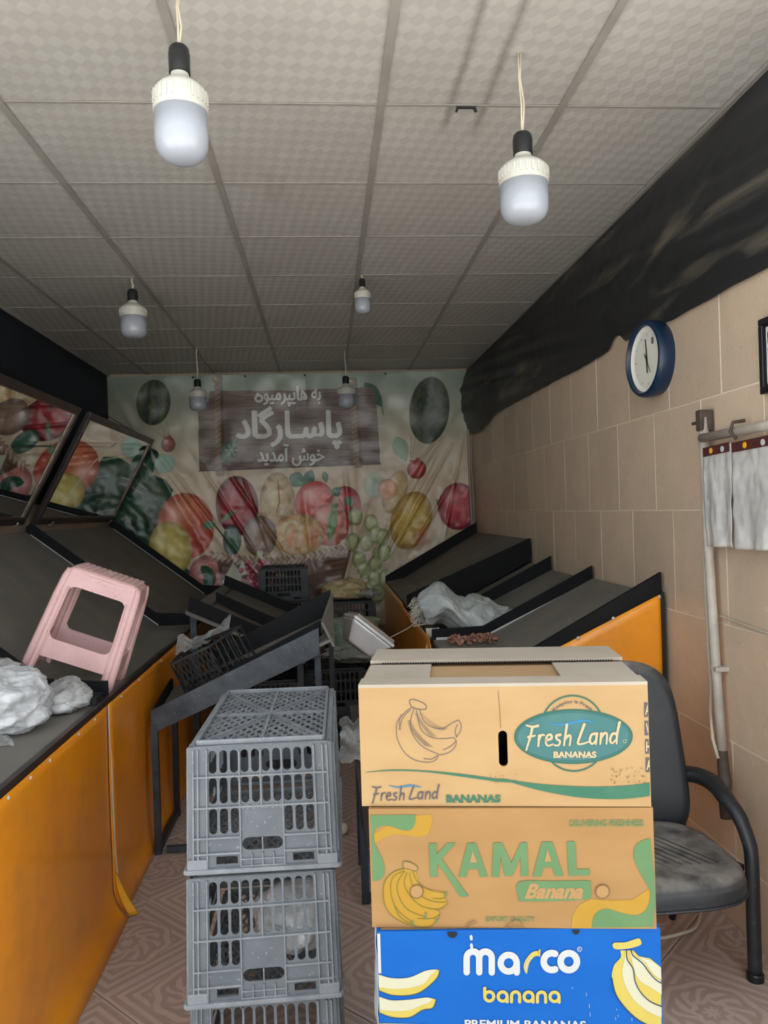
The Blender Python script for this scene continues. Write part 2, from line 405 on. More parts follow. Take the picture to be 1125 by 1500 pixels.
# ------------------------------------------------------------------ the printed fruit banner
BX0, BX1, BZ0, BZ1, BY = -1.93, 1.355, .45, 2.795, 7.17
NX, NZ = 720, 510
gx = np.linspace(BX0, BX1, NX); gz = np.linspace(BZ1, BZ0, NZ)
GXX, GZZ = np.meshgrid(gx, gz)
# design units: x 152..680 over the width, y 550..900 down (an affine drawing sheet on the banner)
DU = 152 + (GXX+1.947)/3.284*528; DV = 550 + (2.802-GZZ)/2.22*354 - (DU-152)/528*9
DU = DU + (DV-550)/350*11
IMG = np.zeros((NZ, NX, 3))
def _n2(seed, sx, sy):
    rs = np.random.RandomState(seed); h = rs.rand(64, 64)
    u = (DU/sx) % 64; v = (DV/sy) % 64; i = u.astype(int); j = v.astype(int); fu = u-i; fv = v-j
    fu = fu*fu*(3-2*fu); fv = fv*fv*(3-2*fv); i1 = (i+1) % 64; j1 = (j+1) % 64
    return (h[j,i]*(1-fu)+h[j,i1]*fu)*(1-fv) + (h[j1,i]*(1-fu)+h[j1,i1]*fu)*fv
def C(*c): return np.array(lin(c))
def blend(mask, col):
    global IMG
    IMG = IMG*(1-mask[..., None]) + col*mask[..., None]
def ell(cx, cy, rx, ry, ang=0, aa=.06):
    a = math.radians(ang); x = (DU-cx)*math.cos(a)+(DV-cy)*math.sin(a); y = -(DU-cx)*math.sin(a)+(DV-cy)*math.cos(a)
    d = np.sqrt((x/rx)**2+(y/ry)**2); return d, x/rx, y/ry
def fruit(cx, cy, rx, ry, c0, c1, ang=0, hl=.35, seed=1, tex=.25, op=1.0):
    """A round printed fruit: middle colour, rim colour, mottled skin, printed highlight up-left."""
    d, x, y = ell(cx, cy, rx, ry, ang)
    m = np.clip((1-d)*min(rx, ry)/1.2, 0, 1)*op
    t = np.clip(d**2, 0, 1)[..., None]; col = C(*c0)*(1-t) + C(*c1)*t
    n = _n2(seed, 6, 6)*.45+_n2(seed+1, 2.2, 2.2)*.35+np.abs(_n2(seed+2, 3.3, 3.3)-.5)*.6
    col = col*(1-tex+2*tex*n[..., None])
    g = np.exp(-(((x+.35)**2+(y+.4)**2)/.09))[..., None]*hl
    col = col*(1-.42*np.clip(d, 0, 1)**5)[..., None]*1.08
    blend(m, np.clip(col+g, 0, 1))
def poly(pts, col, op=1.0, tex=0, seed=3, soft=1.0):
    m = np.zeros_like(DU, bool); n = len(pts)
    for i in range(n):
        x0, y0 = pts[i]; x1, y1 = pts[(i+1) % n]
        if y0 == y1: continue
        c = ((DV >= min(y0, y1)) & (DV < max(y0, y1))); xi = x0+(DV-y0)/(y1-y0)*(x1-x0); m ^= c & (DU < xi)
    col = C(*col)
    if tex: col = col*(1-tex+2*tex*(_n2(seed, 4, 4)*.6+_n2(seed+5, 1.8, 1.8)*.4)[..., None])
    else: col = np.broadcast_to(col, IMG.shape)
    blend(m*op, col)
def line(pts, w, col, op=1.0):
    d = np.full(DU.shape, 1e9)
    for (x0, y0), (x1, y1) in zip(pts[:-1], pts[1:]):
        vx, vy = x1-x0, y1-y0; l2 = vx*vx+vy*vy+1e-9
        t = np.clip(((DU-x0)*vx+(DV-y0)*vy)/l2, 0, 1); d = np.minimum(d, np.hypot(DU-x0-t*vx, DV-y0-t*vy))
    blend(np.clip((w/2-d)+.6, 0, 1)*op, np.broadcast_to(C(*col), IMG.shape))
def leaf(x0, y0, x1, y1, wid, col, op=1.0, vein=(150,170,140)):
    n = 14; dx, dy = x1-x0, y1-y0; l = math.hypot(dx, dy); px, py = -dy/l, dx/l; A = []; B = []
    for i in range(n+1):
        t = i/n; w = wid*math.sin(PI*t**.8)
        A.append((x0+dx*t+px*w, y0+dy*t+py*w)); B.append((x0+dx*t-px*w, y0+dy*t-py*w))
    poly(A+B[::-1], col, op, .3)
    line([(x0, y0), (x1, y1)], .9, vein, .5*op)
def tri_fill(vs, fs, col, dx=0, dy=0, op=1.0):
    m = np.zeros(DU.shape)
    su = (DU[0,-1]-DU[0,0])/(NX-1)
    for f in fs:
        p = [(vs[i][0]+dx, vs[i][1]+dy) for i in f]
        ys_ = [q[1] for q in p]; xs_ = [q[0] for q in p]
        r0 = np.searchsorted(DV[:, NX//2], min(ys_)-8); r1 = np.searchsorted(DV[:, NX//2], max(ys_)+8)
        c0 = max(0, int((min(xs_)-DU[0,0])/su)-16); c1 = min(NX, int((max(xs_)-DU[0,0])/su)+4)
        if r1 <= r0 or c1 <= c0: continue
        U_ = DU[r0:r1, c0:c1]; V_ = DV[r0:r1, c0:c1]; e = []
        ar = (p[1][0]-p[0][0])*(p[2][1]-p[0][1])-(p[1][1]-p[0][1])*(p[2][0]-p[0][0])
        if abs(ar) < 1e-9: continue
        sg = 1 if ar > 0 else -1
        inside = np.ones(U_.shape, bool)
        for k in range(3):
            a, b = p[k], p[(k+1) % 3]
            inside &= sg*((b[0]-a[0])*(V_-a[1])-(b[1]-a[1])*(U_-a[0])) >= 0
        m[r0:r1, c0:c1] = np.maximum(m[r0:r1, c0:c1], inside)
    blend(m*op, np.broadcast_to(C(*col), IMG.shape))
# ground colour: grey-green at the top to warm cream below
t = np.clip((DV-560)/150, 0, 1)[..., None]
IMG = C(150,166,150)*(1-t)+C(226,206,178)*t
IMG *= (.9+.2*_n2(11, 40, 40)[..., None]); IMG *= (.96+.08*_n2(12, 6, 6)[..., None])
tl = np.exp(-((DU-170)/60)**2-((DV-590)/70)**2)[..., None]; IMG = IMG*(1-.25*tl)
# balloons of watermelon, hanging fruit, floating leaves
def melon(cx, cy, rx, ry, ang):
    d, x, y = ell(cx, cy, rx, ry, ang); m = np.clip((1-d)*rx/1.2, 0, 1)
    st = np.sin(x/np.sqrt(np.clip(1-y*y, .05, 1))*9+_n2(21, 5, 5)*4)*.5+.5
    col = C(34,54,44)*(1-st[..., None])+C(84,98,66)*st[..., None]
    col = col*(1-.5*np.clip(d**3, 0, 1)[..., None])+.05*np.exp(-((x-.4)**2+(y+.2)**2)/.15)[..., None]
    blend(m, col)
for bx, by in ((213,625),(232,625),(240,618)): line([(bx, by-4), (242+(bx-226)*.2, 642)], 1, (150,140,120), .7)
melon(221, 588, 25, 34, 4)
fruit(242, 649, 11, 12, (160,100,92), (124,66,62), seed=4, tex=.4); line([(236,637),(240,641),(244,636),(247,641)], 2, (150,60,60))
fruit(236, 677, 17, 15, (120,176,160), (150,190,170), seed=6, tex=.1, op=.8)
for bx in (601, 607, 640, 648): line([(bx, 640), (605+(bx-624)*.25, 678)], 1, (140,120,96), .8)
melon(628, 601, 31, 51, 6)
fruit(609, 689, 15, 15, (196,70,66), (140,34,40), seed=8, tex=.4); line([(600,676),(605,680),(610,673),(616,678)], 3, (170,50,50))
leaf(577, 640, 594, 678, 12, (92,150,120), .75); leaf(530, 560, 558, 596, 11, (32,92,64), 1, (90,140,100)); line([(556,594),(559,607)], 1.2, (40,80,50))
fruit(545, 712, 17, 20, (140,184,160), (176,196,170), seed=9, tex=.1, op=.7)
leaf(420, 695, 440, 712, 12, (56,110,80)); leaf(452, 688, 440, 720, 9, (70,120,96)); leaf(470, 690, 474, 708, 5, (70,130,90))
# wooden board with ropes and the greeting
wood = [(285,592),(300,588),(302,571),(420,571),(545,566),(549,600),(554,679),(470,683),(287,689)]
poly(wood, (112,92,84), 1)
wg = (np.sin(DV*1.9+_n2(31, 30, 2)*9)*.5+.5)*.5+_n2(32, 9, 1.2)*.5
m = np.zeros_like(DU); sv = IMG.copy(); IMG = np.zeros_like(IMG); poly(wood, (255,255,255)); m = IMG[..., 0]; IMG = sv
blend(m*.9, (C(66,52,50)[None,None]*(1-wg[..., None])+C(146,124,112)[None,None]*wg[..., None]))
line([(286,630),(553,628)], 1, (70,54,50), .6); line([(287,688),(554,680)], 2, (70,52,48), .9)
for rx0, ry0, rx1, ry1 in ((313,552,315,692),(511,556,519,682)):
    line([(rx0+4, ry0), (rx1+5, ry1)], 8, (54,44,42), .6)
    line([(rx0, ry0), (rx1, ry1)], 8, (150,128,104))
    for k in range(18):
        tt = k/18; x_ = rx0+(rx1-rx0)*tt; y_ = ry0+(ry1-ry0)*tt; line([(x_-4, y_+5), (x_+4, y_)], 1.6, (104,84,66))
    fruit(rx0, ry0+3, 8, 6, (150,130,106), (100,82,64), seed=2)
leaf(320, 676, 342, 640, 11, (50,96,70), 1, (170,200,180))
for k in range(6): a = k*PI/3; line([(334,658),(334+9*math.cos(a), 658+9*math.sin(a))], 1.2, (190,214,200), .8)
for body, x0, y0, x1, y1, off in ((FA1,381,564,465,594,.8), (FA2,342,595,495,657,2.0), (FA3,372,650,470,682,.8)):
    v_, f_ = text_mesh(body, 1, 0); v_ = fit(v_, x0, y0, x1, y1)
    tri_fill(v_, f_, (46,38,38), 2, 2, .7)
    for ox, oy in ((0,0),(off,0),(-off,0),(off*.5,0),(-off*.5,0),(0,off*.6),(0,-off*.6)): tri_fill(v_, f_, (218,218,212), ox, oy)
# last letter of the first line: a closed loop
for dx_, c_, o_ in ((2, (46,38,38), .7), (0, (218,218,212), 1)):
    line([(372+dx_,576+dx_)]+[(374+dx_+5.0*math.cos(a_), 582.5+dx_+4.6*math.sin(a_)) for a_ in [-1.9+k*.5 for k in range(13)]]+[(372+dx_,576+dx_)], 3.4, c_, o_)
# fruit along the bottom
rs = random.Random(4)
leafy = [(150,655),(172,668),(196,665),(212,690),(238,700),(250,716),(240,742),(232,760),(240,800),(300,860),(300,900),(140,900),(140,650)]
poly(leafy, (44,84,62), 1, .5, 41)
for k in range(16):
    x_ = rs.uniform(150,240); y_ = rs.uniform(670,800); leaf(x_, y_, x_+rs.uniform(-25,25), y_+rs.uniform(-40,-8), rs.uniform(5,12), rs.choice(((34,76,54),(60,104,76),(26,58,44))))
for k in range(7):
    x_ = rs.uniform(165,240); y_ = rs.uniform(690,790); line([(x_, y_), (x_+8, y_+14), (x_+20, y_+22)], 1.5, (170,190,160), .6)
fruit(576, 722, 18, 34, (214,190,120), (190,150,90), 20, seed=71, tex=.3, op=.8)
fruit(565, 718, 16, 16, (232,160,110), (214,130,90), seed=70, op=.8)
fruit(672, 745, 32, 36, (206,62,78), (150,24,50), seed=60, tex=.3); 
fruit(600, 765, 31, 45, (222,190,84), (196,150,60), 18, seed=61, tex=.2); d_, x_, y_ = ell(616, 790, 18, 24, 20); blend(np.clip(1-d_, 0, 1)*.7, np.broadcast_to(C(190,80,66), IMG.shape))
line([(640,735),(641,742)], 3, (90,60,40))
fruit(268, 768, 41, 49, (232,140,96), (206,96,66), -8, seed=42, tex=.2); d_, x_, y_ = ell(285, 790, 26, 44, -12); blend(np.clip(1.2-d_, 0, 1)*.8*np.clip((1-ell(268,768,41,49,-8)[0])*30,0,1), np.broadcast_to(C(206,72,70), IMG.shape))
fruit(246, 800, 31, 40, (232,212,110), (206,180,80), -12, seed=43, tex=.15)
fruit(300, 840, 28, 30, (222,150,140), (190,110,104), seed=44, tex=.35); leaf(290, 826, 310, 850, 8, (60,110,80)); leaf(296, 858, 310, 836, 9, (40,90,66))
fruit(342, 740, 32, 45, (184,40,58), (112,10,34), -4, seed=45, tex=.45, hl=.25)
d_, x_, y_ = ell(354, 727, 9, 8); blend(np.clip(1-d_, 0, 1)*.8, np.broadcast_to(C(90,40,36), IMG.shape)); line([(352,716),(355,728),(350,735)], 2.2, (44,60,40))
fruit(401, 738, 27, 48, (226,202,156), (190,160,112), seed=46, tex=.45); line([(402,702),(404,735),(400,750)], 1.3, (110,80,50))
fruit(457, 738, 31, 34, (240,132,122), (222,88,90), seed=47, tex=.45); fruit(501, 742, 25, 30, (206,84,84), (170,50,60), seed=48, tex=.3)
fruit(478, 770, 30, 32, (240,140,124), (214,104,96), seed=49, tex=.45)
leaf(484, 715, 492, 728, 8, (50,110,76)); leaf(503, 728, 512, 744, 7, (110,150,130)); line([(492,732),(505,755),(515,738)], 1.5, (96,70,60))
fruit(432, 783, 40, 31, (240,212,140), (226,170,110), seed=50, tex=.5)
for xx_, cc_ in ((422,(236,150,90)),(440,(240,176,110)),(455,(236,140,104))): fruit(xx_, 787, 11, 23, cc_, (240,200,140), seed=51, tex=.25, op=.85)
fruit(376, 785, 25, 31, (168,140,120), (130,104,88), seed=52, tex=.45); fruit(335, 790, 14, 24, (60,110,84), (34,76,58), seed=53)
leaf(292, 770, 312, 764, 6, (110,160,130)); line([(308,766),(318,778),(332,800)], 2, (90,100,84)); leaf(318, 762, 342, 745, 4, (90,130,90))
leaf(478, 796, 488, 728, 7, (116,160,84), 1, (170,200,120)); line([(478,796),(510,770)], 1.5, (150,120,96))
# woven basket
poly([(312,815),(400,832),(510,806),(500,850),(470,895),(350,895),(320,860)], (112,84,70), 1, .3, 54)
for r_ in range(9):
    yb = 826+r_*8; line([(320+r_*3, yb-4), (400, yb+6), (505-r_*4, yb-10)], 3.0, (146,114,96), .8)
for k in range(26):
    tt = k/25; x_ = 312+198*tt; y_ = 812+14*math.sin(PI*tt)-8*tt
    line([(x_-7, y_-5), (x_+3, y_+5)], 4.2, (176,148,126)); line([(x_-7, y_+6), (x_+3, y_-3)], 3.2, (206,178,152)); line([(x_-7, y_+8), (x_+3, y_-1)], 1, (90,66,56))
fruit(452, 845, 22, 26, (166,138,128), (130,104,96), seed=55, op=.7)
# opened pomegranate and grapes
poly([(320,852),(336,822),(350,840),(345,860)], (220,222,196), 1, .1); poly([(350,818),(360,838),(340,845)], (232,228,214)); poly([(405,832),(411,830),(412,846),(396,848)], (212,214,160)); poly([(372,806),(380,806),(378,826),(368,824)], (206,216,176))
for k in range(70):
    a = rs.uniform(0, 2*PI); q = math.sqrt(rs.random()); fruit(373+27*q*math.cos(a), 840+20*q*math.sin(a), 4, 4.5, rs.choice(((190,40,70),(150,20,50),(226,120,140))), (120,14,40), seed=k % 9, hl=.4)
for k, (x_, y_) in enumerate(((517,758),(540,768),(512,795),(548,785),(533,797),(558,790),(552,815),(560,812),(545,830),(522,822),(508,860),(535,868),(545,850),(520,875),(552,872),(562,850),(530,838),(500,875))):
    fruit(x_, y_, 11, 14, (198,204,148), (140,150,92), rs.uniform(-20,20), .25, seed=80+k, tex=.1)
IMG = np.clip(IMG, 0, 1)
def banner_mat():
    m, nt, b = newmat('printed_vinyl')
    a = N(nt, 'ShaderNodeAttribute', attribute_name='print'); v = coords(nt, 'Object')
    c = mixc(nt, mth(nt, 'MULTIPLY', ramp(nt, noise(nt, v, 3.5, 5), .45, .8), .18), a.outputs['Color'], lin((170,160,146)))
    L(nt, c, b.inputs['Base Color']); b.inputs['Roughness'].default_value = .30; b.inputs['Specular IOR Level'].default_value = .6
    return m
bn = thing('fruit_banner', 'large printed fruit banner with Persian greeting on a wooden board, hung on back wall', 'banner', (-.29, BY, BZ0))
# folds: slack between the eyelets at the top, long pulls running to the lower corners
EY = [-1.9,-1.16,-.69,-.145,.23,.60,1.30]
def ridge(x, z, x0, z0, x1, z1, w, h):
    vx, vz = x1-x0, z1-z0; l2 = vx*vx+vz*vz; tt = np.clip(((x-x0)*vx+(z-z0)*vz)/l2, 0, 1)
    d = np.hypot(x-x0-tt*vx, z-z0-tt*vz); return h*np.exp(-(d/w)**2)*np.sin(PI*np.clip(tt, .02, .98))**.6
dep = np.zeros_like(GXX)
for i in range(len(EY)-1):
    mid = (EY[i]+EY[i+1])/2; hw = (EY[i+1]-EY[i])/2
    dep += .018*np.clip(1-((GXX-mid)/hw)**2, 0, 1)*np.exp(-((2.79-GZZ)/.25))
rs = random.Random(9)
for x0, z0, x1, z1, w, h in ((-1.9,2.7,-1.0,1.0,.05,.025),(-1.75,2.4,-.75,.95,.03,.018),(-1.5,2.1,-.6,.9,.025,.02),(-1.25,2.2,-.55,1.0,.02,.014),(-.9,1.95,-.3,1.0,.025,.02),(-.75,1.9,-.5,1.1,.015,.012),
                             (1.3,2.5,.35,1.0,.04,.025),(1.2,2.1,.6,1.1,.022,.022),(1.3,1.9,.8,1.15,.02,.02),(1.05,2.0,.5,1.0,.018,.018),(.95,1.9,.3,.9,.02,.02),(.2,1.9,.25,.8,.03,.02),(-.2,1.8,-.1,.8,.04,.015),(.4,1.6,.1,.7,.03,.025),(1.32,2.2,1.1,1.2,.02,.02)):
    dep += ridge(GXX, GZZ, x0, z0, x1, z1, w*.8, h*.8)
nzz = (_n2(101, 24, 24)-.5)*.02+(_n2(102, 9, 9)-.5)*.010*np.clip((2.3-GZZ), 0, 1)
YY = BY-dep-nzz-.012*np.clip(2.0-GZZ, 0, 1.5)
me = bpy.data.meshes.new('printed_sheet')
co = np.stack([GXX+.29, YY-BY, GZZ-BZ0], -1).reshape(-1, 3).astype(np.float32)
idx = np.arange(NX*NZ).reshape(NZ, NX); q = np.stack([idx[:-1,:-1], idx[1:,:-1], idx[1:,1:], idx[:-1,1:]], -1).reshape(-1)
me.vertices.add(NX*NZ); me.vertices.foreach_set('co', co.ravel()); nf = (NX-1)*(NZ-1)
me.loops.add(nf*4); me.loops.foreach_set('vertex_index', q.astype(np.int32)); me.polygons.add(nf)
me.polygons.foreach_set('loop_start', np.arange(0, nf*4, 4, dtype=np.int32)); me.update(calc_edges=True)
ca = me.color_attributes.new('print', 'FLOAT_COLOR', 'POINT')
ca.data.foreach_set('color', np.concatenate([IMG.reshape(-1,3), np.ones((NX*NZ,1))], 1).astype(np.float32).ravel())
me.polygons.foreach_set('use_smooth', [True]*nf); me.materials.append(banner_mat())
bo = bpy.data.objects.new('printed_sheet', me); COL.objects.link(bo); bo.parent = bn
M_hem = mat('vinyl_hem', lin((206,206,196)), rough=.5)
for ex in EY[1:-1]:
    obj('eyelet', MB().lathe([(.009,0),(.009,.006),(.004,.008)], 10, Matrix.Translation((ex, BY-.028, 2.775)) @ Matrix.Rotation(PI/2, 4, 'X')), M_blackp, bn)
obj('hem', MB().tube([(BX1+.01, BY-.01, 2.79), (BX1+.012, BY-.02, 2.2), (BX1+.004, BY-.03, 1.6), (BX1+.02, BY-.02, 1.3)], .013, 8, flat=.4), M_hem, bn)
# loose strip of vinyl hanging at the banner's edge
tag(relocate(obj('vinyl_strip', MB().tube([(1.375,7.07,2.2),(1.36,7.05,1.9),(1.378,7.04,1.6),(1.37,7.05,1.32)], .008, 6, flat=.3), M_hem), (1.37,7.05,1.32)), 'thin white strip hanging beside banner at the tiled wall', 'strip')
# ------------------------------------------------------------------ tilted mirrors over the left shelf
def mirror_mat():
    m, nt, b = newmat('mirror_glass'); b.inputs['Metallic'].default_value = 1; b.inputs['Roughness'].default_value = .015
    b.inputs['Base Color'].default_value = (.82,.84,.83,1); return m
M_mirror = mirror_mat()
MA = Vector((-1.90, 0, 1.49)); MBt = Vector((-1.52, 0, 2.215))    # bottom and top of the tilted plane
def mirror(y0, y1, label, crack=False):
    t = thing('tilted_mirror', label, 'mirror', (MA.x, (y0+y1)/2, MA.z), 'mirrors over the left shelf')
    up = (MBt-MA); H = up.length; up.normalize(); nrm = Vector((up.z, 0, -up.x))   # faces the room and down
    P = lambda s, y, d=0: Vector((MA.x, y, MA.z)) + up*s + nrm*d
    fw = .045
    def slab(s0, s1, a0, a1, d0, d1): 
        return MB().hexa([P(s0,a0,d0),P(s0,a1,d0),P(s1,a1,d0),P(s1,a0,d0),P(s0,a0,d1),P(s0,a1,d1),P(s1,a1,d1),P(s1,a0,d1)])
    obj('glass', slab(fw*.6, H-fw*.6, y0+fw*.6, y1-fw*.6, -.004, .002), M_mirror, t)
    for s0, s1, a0, a1 in ((0,fw,y0,y1),(H-fw,H,y0,y1),(fw,H-fw,y0,y0+fw),(fw,H-fw,y1-fw,y1)):
        obj('frame_rail', slab(s0, s1, a0, a1, -.012, .016), M_wood, t, bevel=.004)
    for s0, s1, a0, a1 in ((fw,fw+.008,y0+fw,y1-fw),(H-fw-.008,H-fw,y0+fw,y1-fw),(fw,H-fw,y0+fw,y0+fw+.008),(fw,H-fw,y1-fw-.008,y1-fw)):
        obj('inner_bead', slab(s0, s1, a0, a1, 0, .008), M_gold, t)
    obj('backing', slab(.01, H-.01, y0+.01, y1-.01, -.02, -.013), M_wood, t)
    obj('hanging_wire', MB().tube([P(H-.02, y1-.25, -.02), (XL+.015, y1-.25, 2.45)], .003, 6), M_blackp, t)
    for yy in (y0+.3, y1-.12): obj('bracket', MB().bar(P(-.012, yy, 0), P(.02, yy, .02), .012, .012), M_slat, t)
    if crack:
        obj('crack', MB().tube([P(.17, 5.55, .0025), P(.42, 5.72, .0025), P(.55, 5.84, .0025), P(.66, 6.05, .0025)], .002, 5), M_slat, t)
        obj('chip', MB().tube([P(.62, 5.98, .003), P(.68, 6.08, .003)], .006, 6, flat=.3), M_slat, t)
    return t
M_gold = mat('dull_brass_bead', lin((120,104,84)), lin((84,72,60)), rough=.4, metal=.5, scale=20)
mirror(5.20, 7.08, 'tilted mirror in dark wood frame next to the banner, its glass cracked', True)
mirror(3.10, 5.00, 'tilted mirror in dark wood frame reaching past the picture edge')
# ------------------------------------------------------------------ black plastic sheeting along the right wall under the ceiling
def sheet_pt(u, v):
    y = 1.62+(7.17-1.62)*u
    zb = 2.215 + .02*(y-2.3)*.6 + .016*pn(y*1.3, 5) + .005*pn(y*7, 2)
    if 3.42 < y < 3.62: zb += .05*math.sin((y-3.42)/.2*PI)
    if y > 6.0: zb -= .0 + .09*min(1, (y-6.0)/.7)
    z = (ZC-.006)*(1-v)+zb*v
    bulge = .055*math.sin(PI*min(1, v*1.05))**.8*(.6+.4*pn(y*.9, 1))
    a = y*1.1+v*5.2
    fold = .020*pn(a*1.6, v*1.2-y*.25, 3)+.012*pn(a*3.6, y*.5, 7)+.006*pn(a*9, y*1.1, 2)
    if y > 5.9: bulge += .05*math.sin(min(1, (y-5.9)/.5)*PI/2)*math.sin(PI*v*.9+.2)
    x = XR-.012-max(0.0, bulge+fold*math.sin(PI*min(1, v+.03)))
    return (min(x, XR-.004), y, z)
def sheet_mat():
    m, nt, b = newmat('black_plastic_sheet'); v = coords(nt, 'Object', (1,.35,2.2))
    f = ramp(nt, noise(nt, v, 3.0, 5, .6, .8), .54, .70)  # tan streaks: dust, together with sheen of the folds painted into the colour
    c = mixc(nt, f, lin((33,35,37)), lin((96,89,77))); L(nt, c, b.inputs['Base Color'])
    b.inputs['Roughness'].default_value = .5; bump(nt, b, noise(nt, coords(nt,'Object',(1,.8,1.6)), 14, 4), .25, .01); return m
o = obj('plastic_sheeting', MB().grid(230, 34, sheet_pt), sheet_mat(), smooth=True)
tag(relocate(o, (XR-.03, 4, 2.25)), 'black dusty plastic sheeting with painted fold sheen, sagging along tiled wall under the ceiling', 'sheeting')
struct(obj('trim_3', MB().box((XR-.018, (YF+YB)/2, ZC-.008), (.024, YB-YF-.02, .012)), M_tbar), 'edge bar where ceiling meets the black sheeting')
# ------------------------------------------------------------------ sloping display shelves
def orange_mat():
    m, nt, b = newmat('orange_plastic_sheet'); v = coords(nt, 'Object', (1,1,.5))
    c = mixc(nt, ramp(nt, noise(nt, v, 2.2, 4), .3, .75), lin((250,160,22)), lin((234,140,24)))
    c = mixc(nt, mth(nt, 'MULTIPLY', ramp(nt, noise(nt, coords(nt,'Object'), 7, 5), .5, .8), .5), c, lin((200,130,56)))
    L(nt, c, b.inputs['Base Color']); b.inputs['Roughness'].default_value = .32; b.inputs['Coat Weight'].default_value = .3
    bump(nt, b, noise(nt, v, 5, 3), .25, .02); return m
M_orange = orange_mat()
M_tear = mat('torn_yellow_edge', lin((240,176,30)), lin((226,160,30)), rough=.5)
def board(t, pts, y, th=.018, m=None):   # a board in the plane y = const
    return obj('divider_board', MB().prism([(x, y-th/2, z) for x, z in pts], (0, th, 0)), m or M_board, t)
# left shelf: flat lip at the front, then a slope up to the wall
LF, LX1, LX2, LZ, LZ2 = -.855, -1.08, -1.88, .815, 1.44
ls = thing('left_display_shelf', 'long sloping fruit display under the mirrors, black trays over orange sheet front', 'display shelf', (-1.35, 4.0, 0))
cuts = [1.65, 3.05, 5.02, 6.92]
for k in range(3):
    y0, y1 = cuts[k]+.01, cuts[k+1]-.01
    obj('tray_bottom', MB().prism([(LF-.004, y0, LZ), (LX1, y0, LZ), (LX2, y0, LZ2), (LX2, y0, LZ2-.02), (LX1+.008, y0, LZ-.02), (LF-.004, y0, LZ-.02)], (0, y1-y0, 0)), M_rubber, ls)
for k, y in enumerate(cuts):
    h = .085 if k else .06
    d = board(ls, [(LF, LZ-.02), (LX1, LZ-.02), (LX2, LZ2-.02), (LX2, LZ2+h*.35), (LX2+.03, LZ2+h*.9-.02), (LX1-.015, LZ+h), (LF-.002, LZ+h*.75)], y)
    obj('edge_strip', MB().prism([(LX1, y-.012, LZ+.002), (LX2+.03, y-.012, LZ2-.02), (LX2+.03, y-.012, LZ2-.014), (LX1, y-.012, LZ+.010)], (0,-.002,0)), M_slat, d)
obj('front_rail', MB().box((LF+.004, (1.65+6.92)/2, LZ-.005), (.02, 6.92-1.65, .03)), M_wood, ls)
def lfront(y0, y1, flare):
    def f(u, v):
        y = y0+(y1-y0)*u; z = (LZ-.01)*(1-v)+.004*v
        x = LF+.018+.008*pn(y*2.1, z*1.2, 4)*math.sin(PI*v) + .012*pn(y*.8, z*.7)*v
        if v > .85: x += flare*((v-.85)/.15)**2
        return (x, y, z)
    return MB().grid(60, 24, f)
obj('front_sheet', lfront(1.65, 2.965, .055), M_orange, ls, smooth=True, solid=.002)
obj('front_sheet', lfront(2.975, 6.92, .035), M_orange, ls, smooth=True, solid=.002)
# the seam between the two sheets: pale torn edge, curled out at the foot
obj('torn_edge', MB().tube([(LF+.022, 2.97, .80), (LF+.024, 2.96, .70), (LF+.025, 2.975, .6), (LF+.027, 2.965, .5), (LF+.028, 2.97, .36), (LF+.029, 2.968, .25), (LF+.034, 2.975, .17)], .003, 6), M_cord, ls)
obj('curled_flap', MB().grid(6, 10, lambda u, v: (LF+.030+.02*v*u+.045*v*v+.012*u*math.sin(v*2), 2.966+.016*u*(1-.2*v), .17-.16*v)), M_tear, ls, smooth=True, solid=.002)
for y in (2.05,2.2,2.35,2.62,2.80,3.15,3.45,3.9,4.3):
    obj('nail', MB().lathe([(.006,0),(.006,.002),(.002,.004)], 8, Matrix.Translation((LF+.021, y, LZ-.02)) @ Matrix.Rotation(PI/2, 4, 'Y')), M_slat, ls)
for y in (1.68, 3.0, 4.95, 6.9): obj('leg', MB().box((LF-.03, y, (LZ-.025)/2), (.035,.035,LZ-.025)), M_metal, ls)
obj('back_post', MB().box((LX2-.02, 4.43, LZ2/2-.02), (.03, 4.9, LZ2-.04)), M_board, ls)
# right shelf
RF, RX1, RX2, RZ = .53, .80, 1.385, .815
rsf = thing('right_display_shelf', 'sloping fruit display along tiled wall, black trays with orange side sheet', 'display shelf', (.95, 5.0, 0))
segs = [(3.12,3.95,1.115,.83),(3.95,4.69,1.105,.83),(4.69,5.165,1.12,.83),(5.165,7.0,1.28,.86)]
for y0, y1, zw, zf in segs:
    y0 += .01; y1 -= .01
    far = y0 > 5
    prof = [(RF+.004, y0, zf), (RX1-(.1 if far else 0), y0, zf+(.03 if far else 0)), (RX2, y0, zw)]
    obj('tray_bottom', MB().prism(prof+[(a, b, c-.02) for a, b, c in prof[::-1]], (0, y1-y0, 0)), M_rubber, rsf)
for y, top, h in ((3.12,1.21,.09),(3.95,1.18,.075),(4.69,1.19,.085),(5.165,1.285,.13),(7.0,1.375,.09)):
    zf = .83 if y < 5 else .86
    d = board(rsf, [(RF, zf-.02), (RX1, zf-.02), (RX2, top-h-.02), (RX2, top), (RX1, zf+h*.8), (RF, zf+h*.7)] if y < 5.1 else [(RF, zf-.02), (RX1, zf-.02), (RX2, top-h-.02), (RX2, top), (RF, zf+h*.55)], y, .02)
    if y in (3.95,): obj('edge_strip', MB().prism([(RF+.02, y-.0115, zf+.0), (RX1, y-.0115, zf+.0), (RX2-.02, y-.0115, top-h-.012), (RX2-.02, y-.0115, top-h-.004), (RX1, y-.0115, zf+.012), (RF+.02, y-.0115, zf+.012)], (0,-.002,0)), M_slat, d)
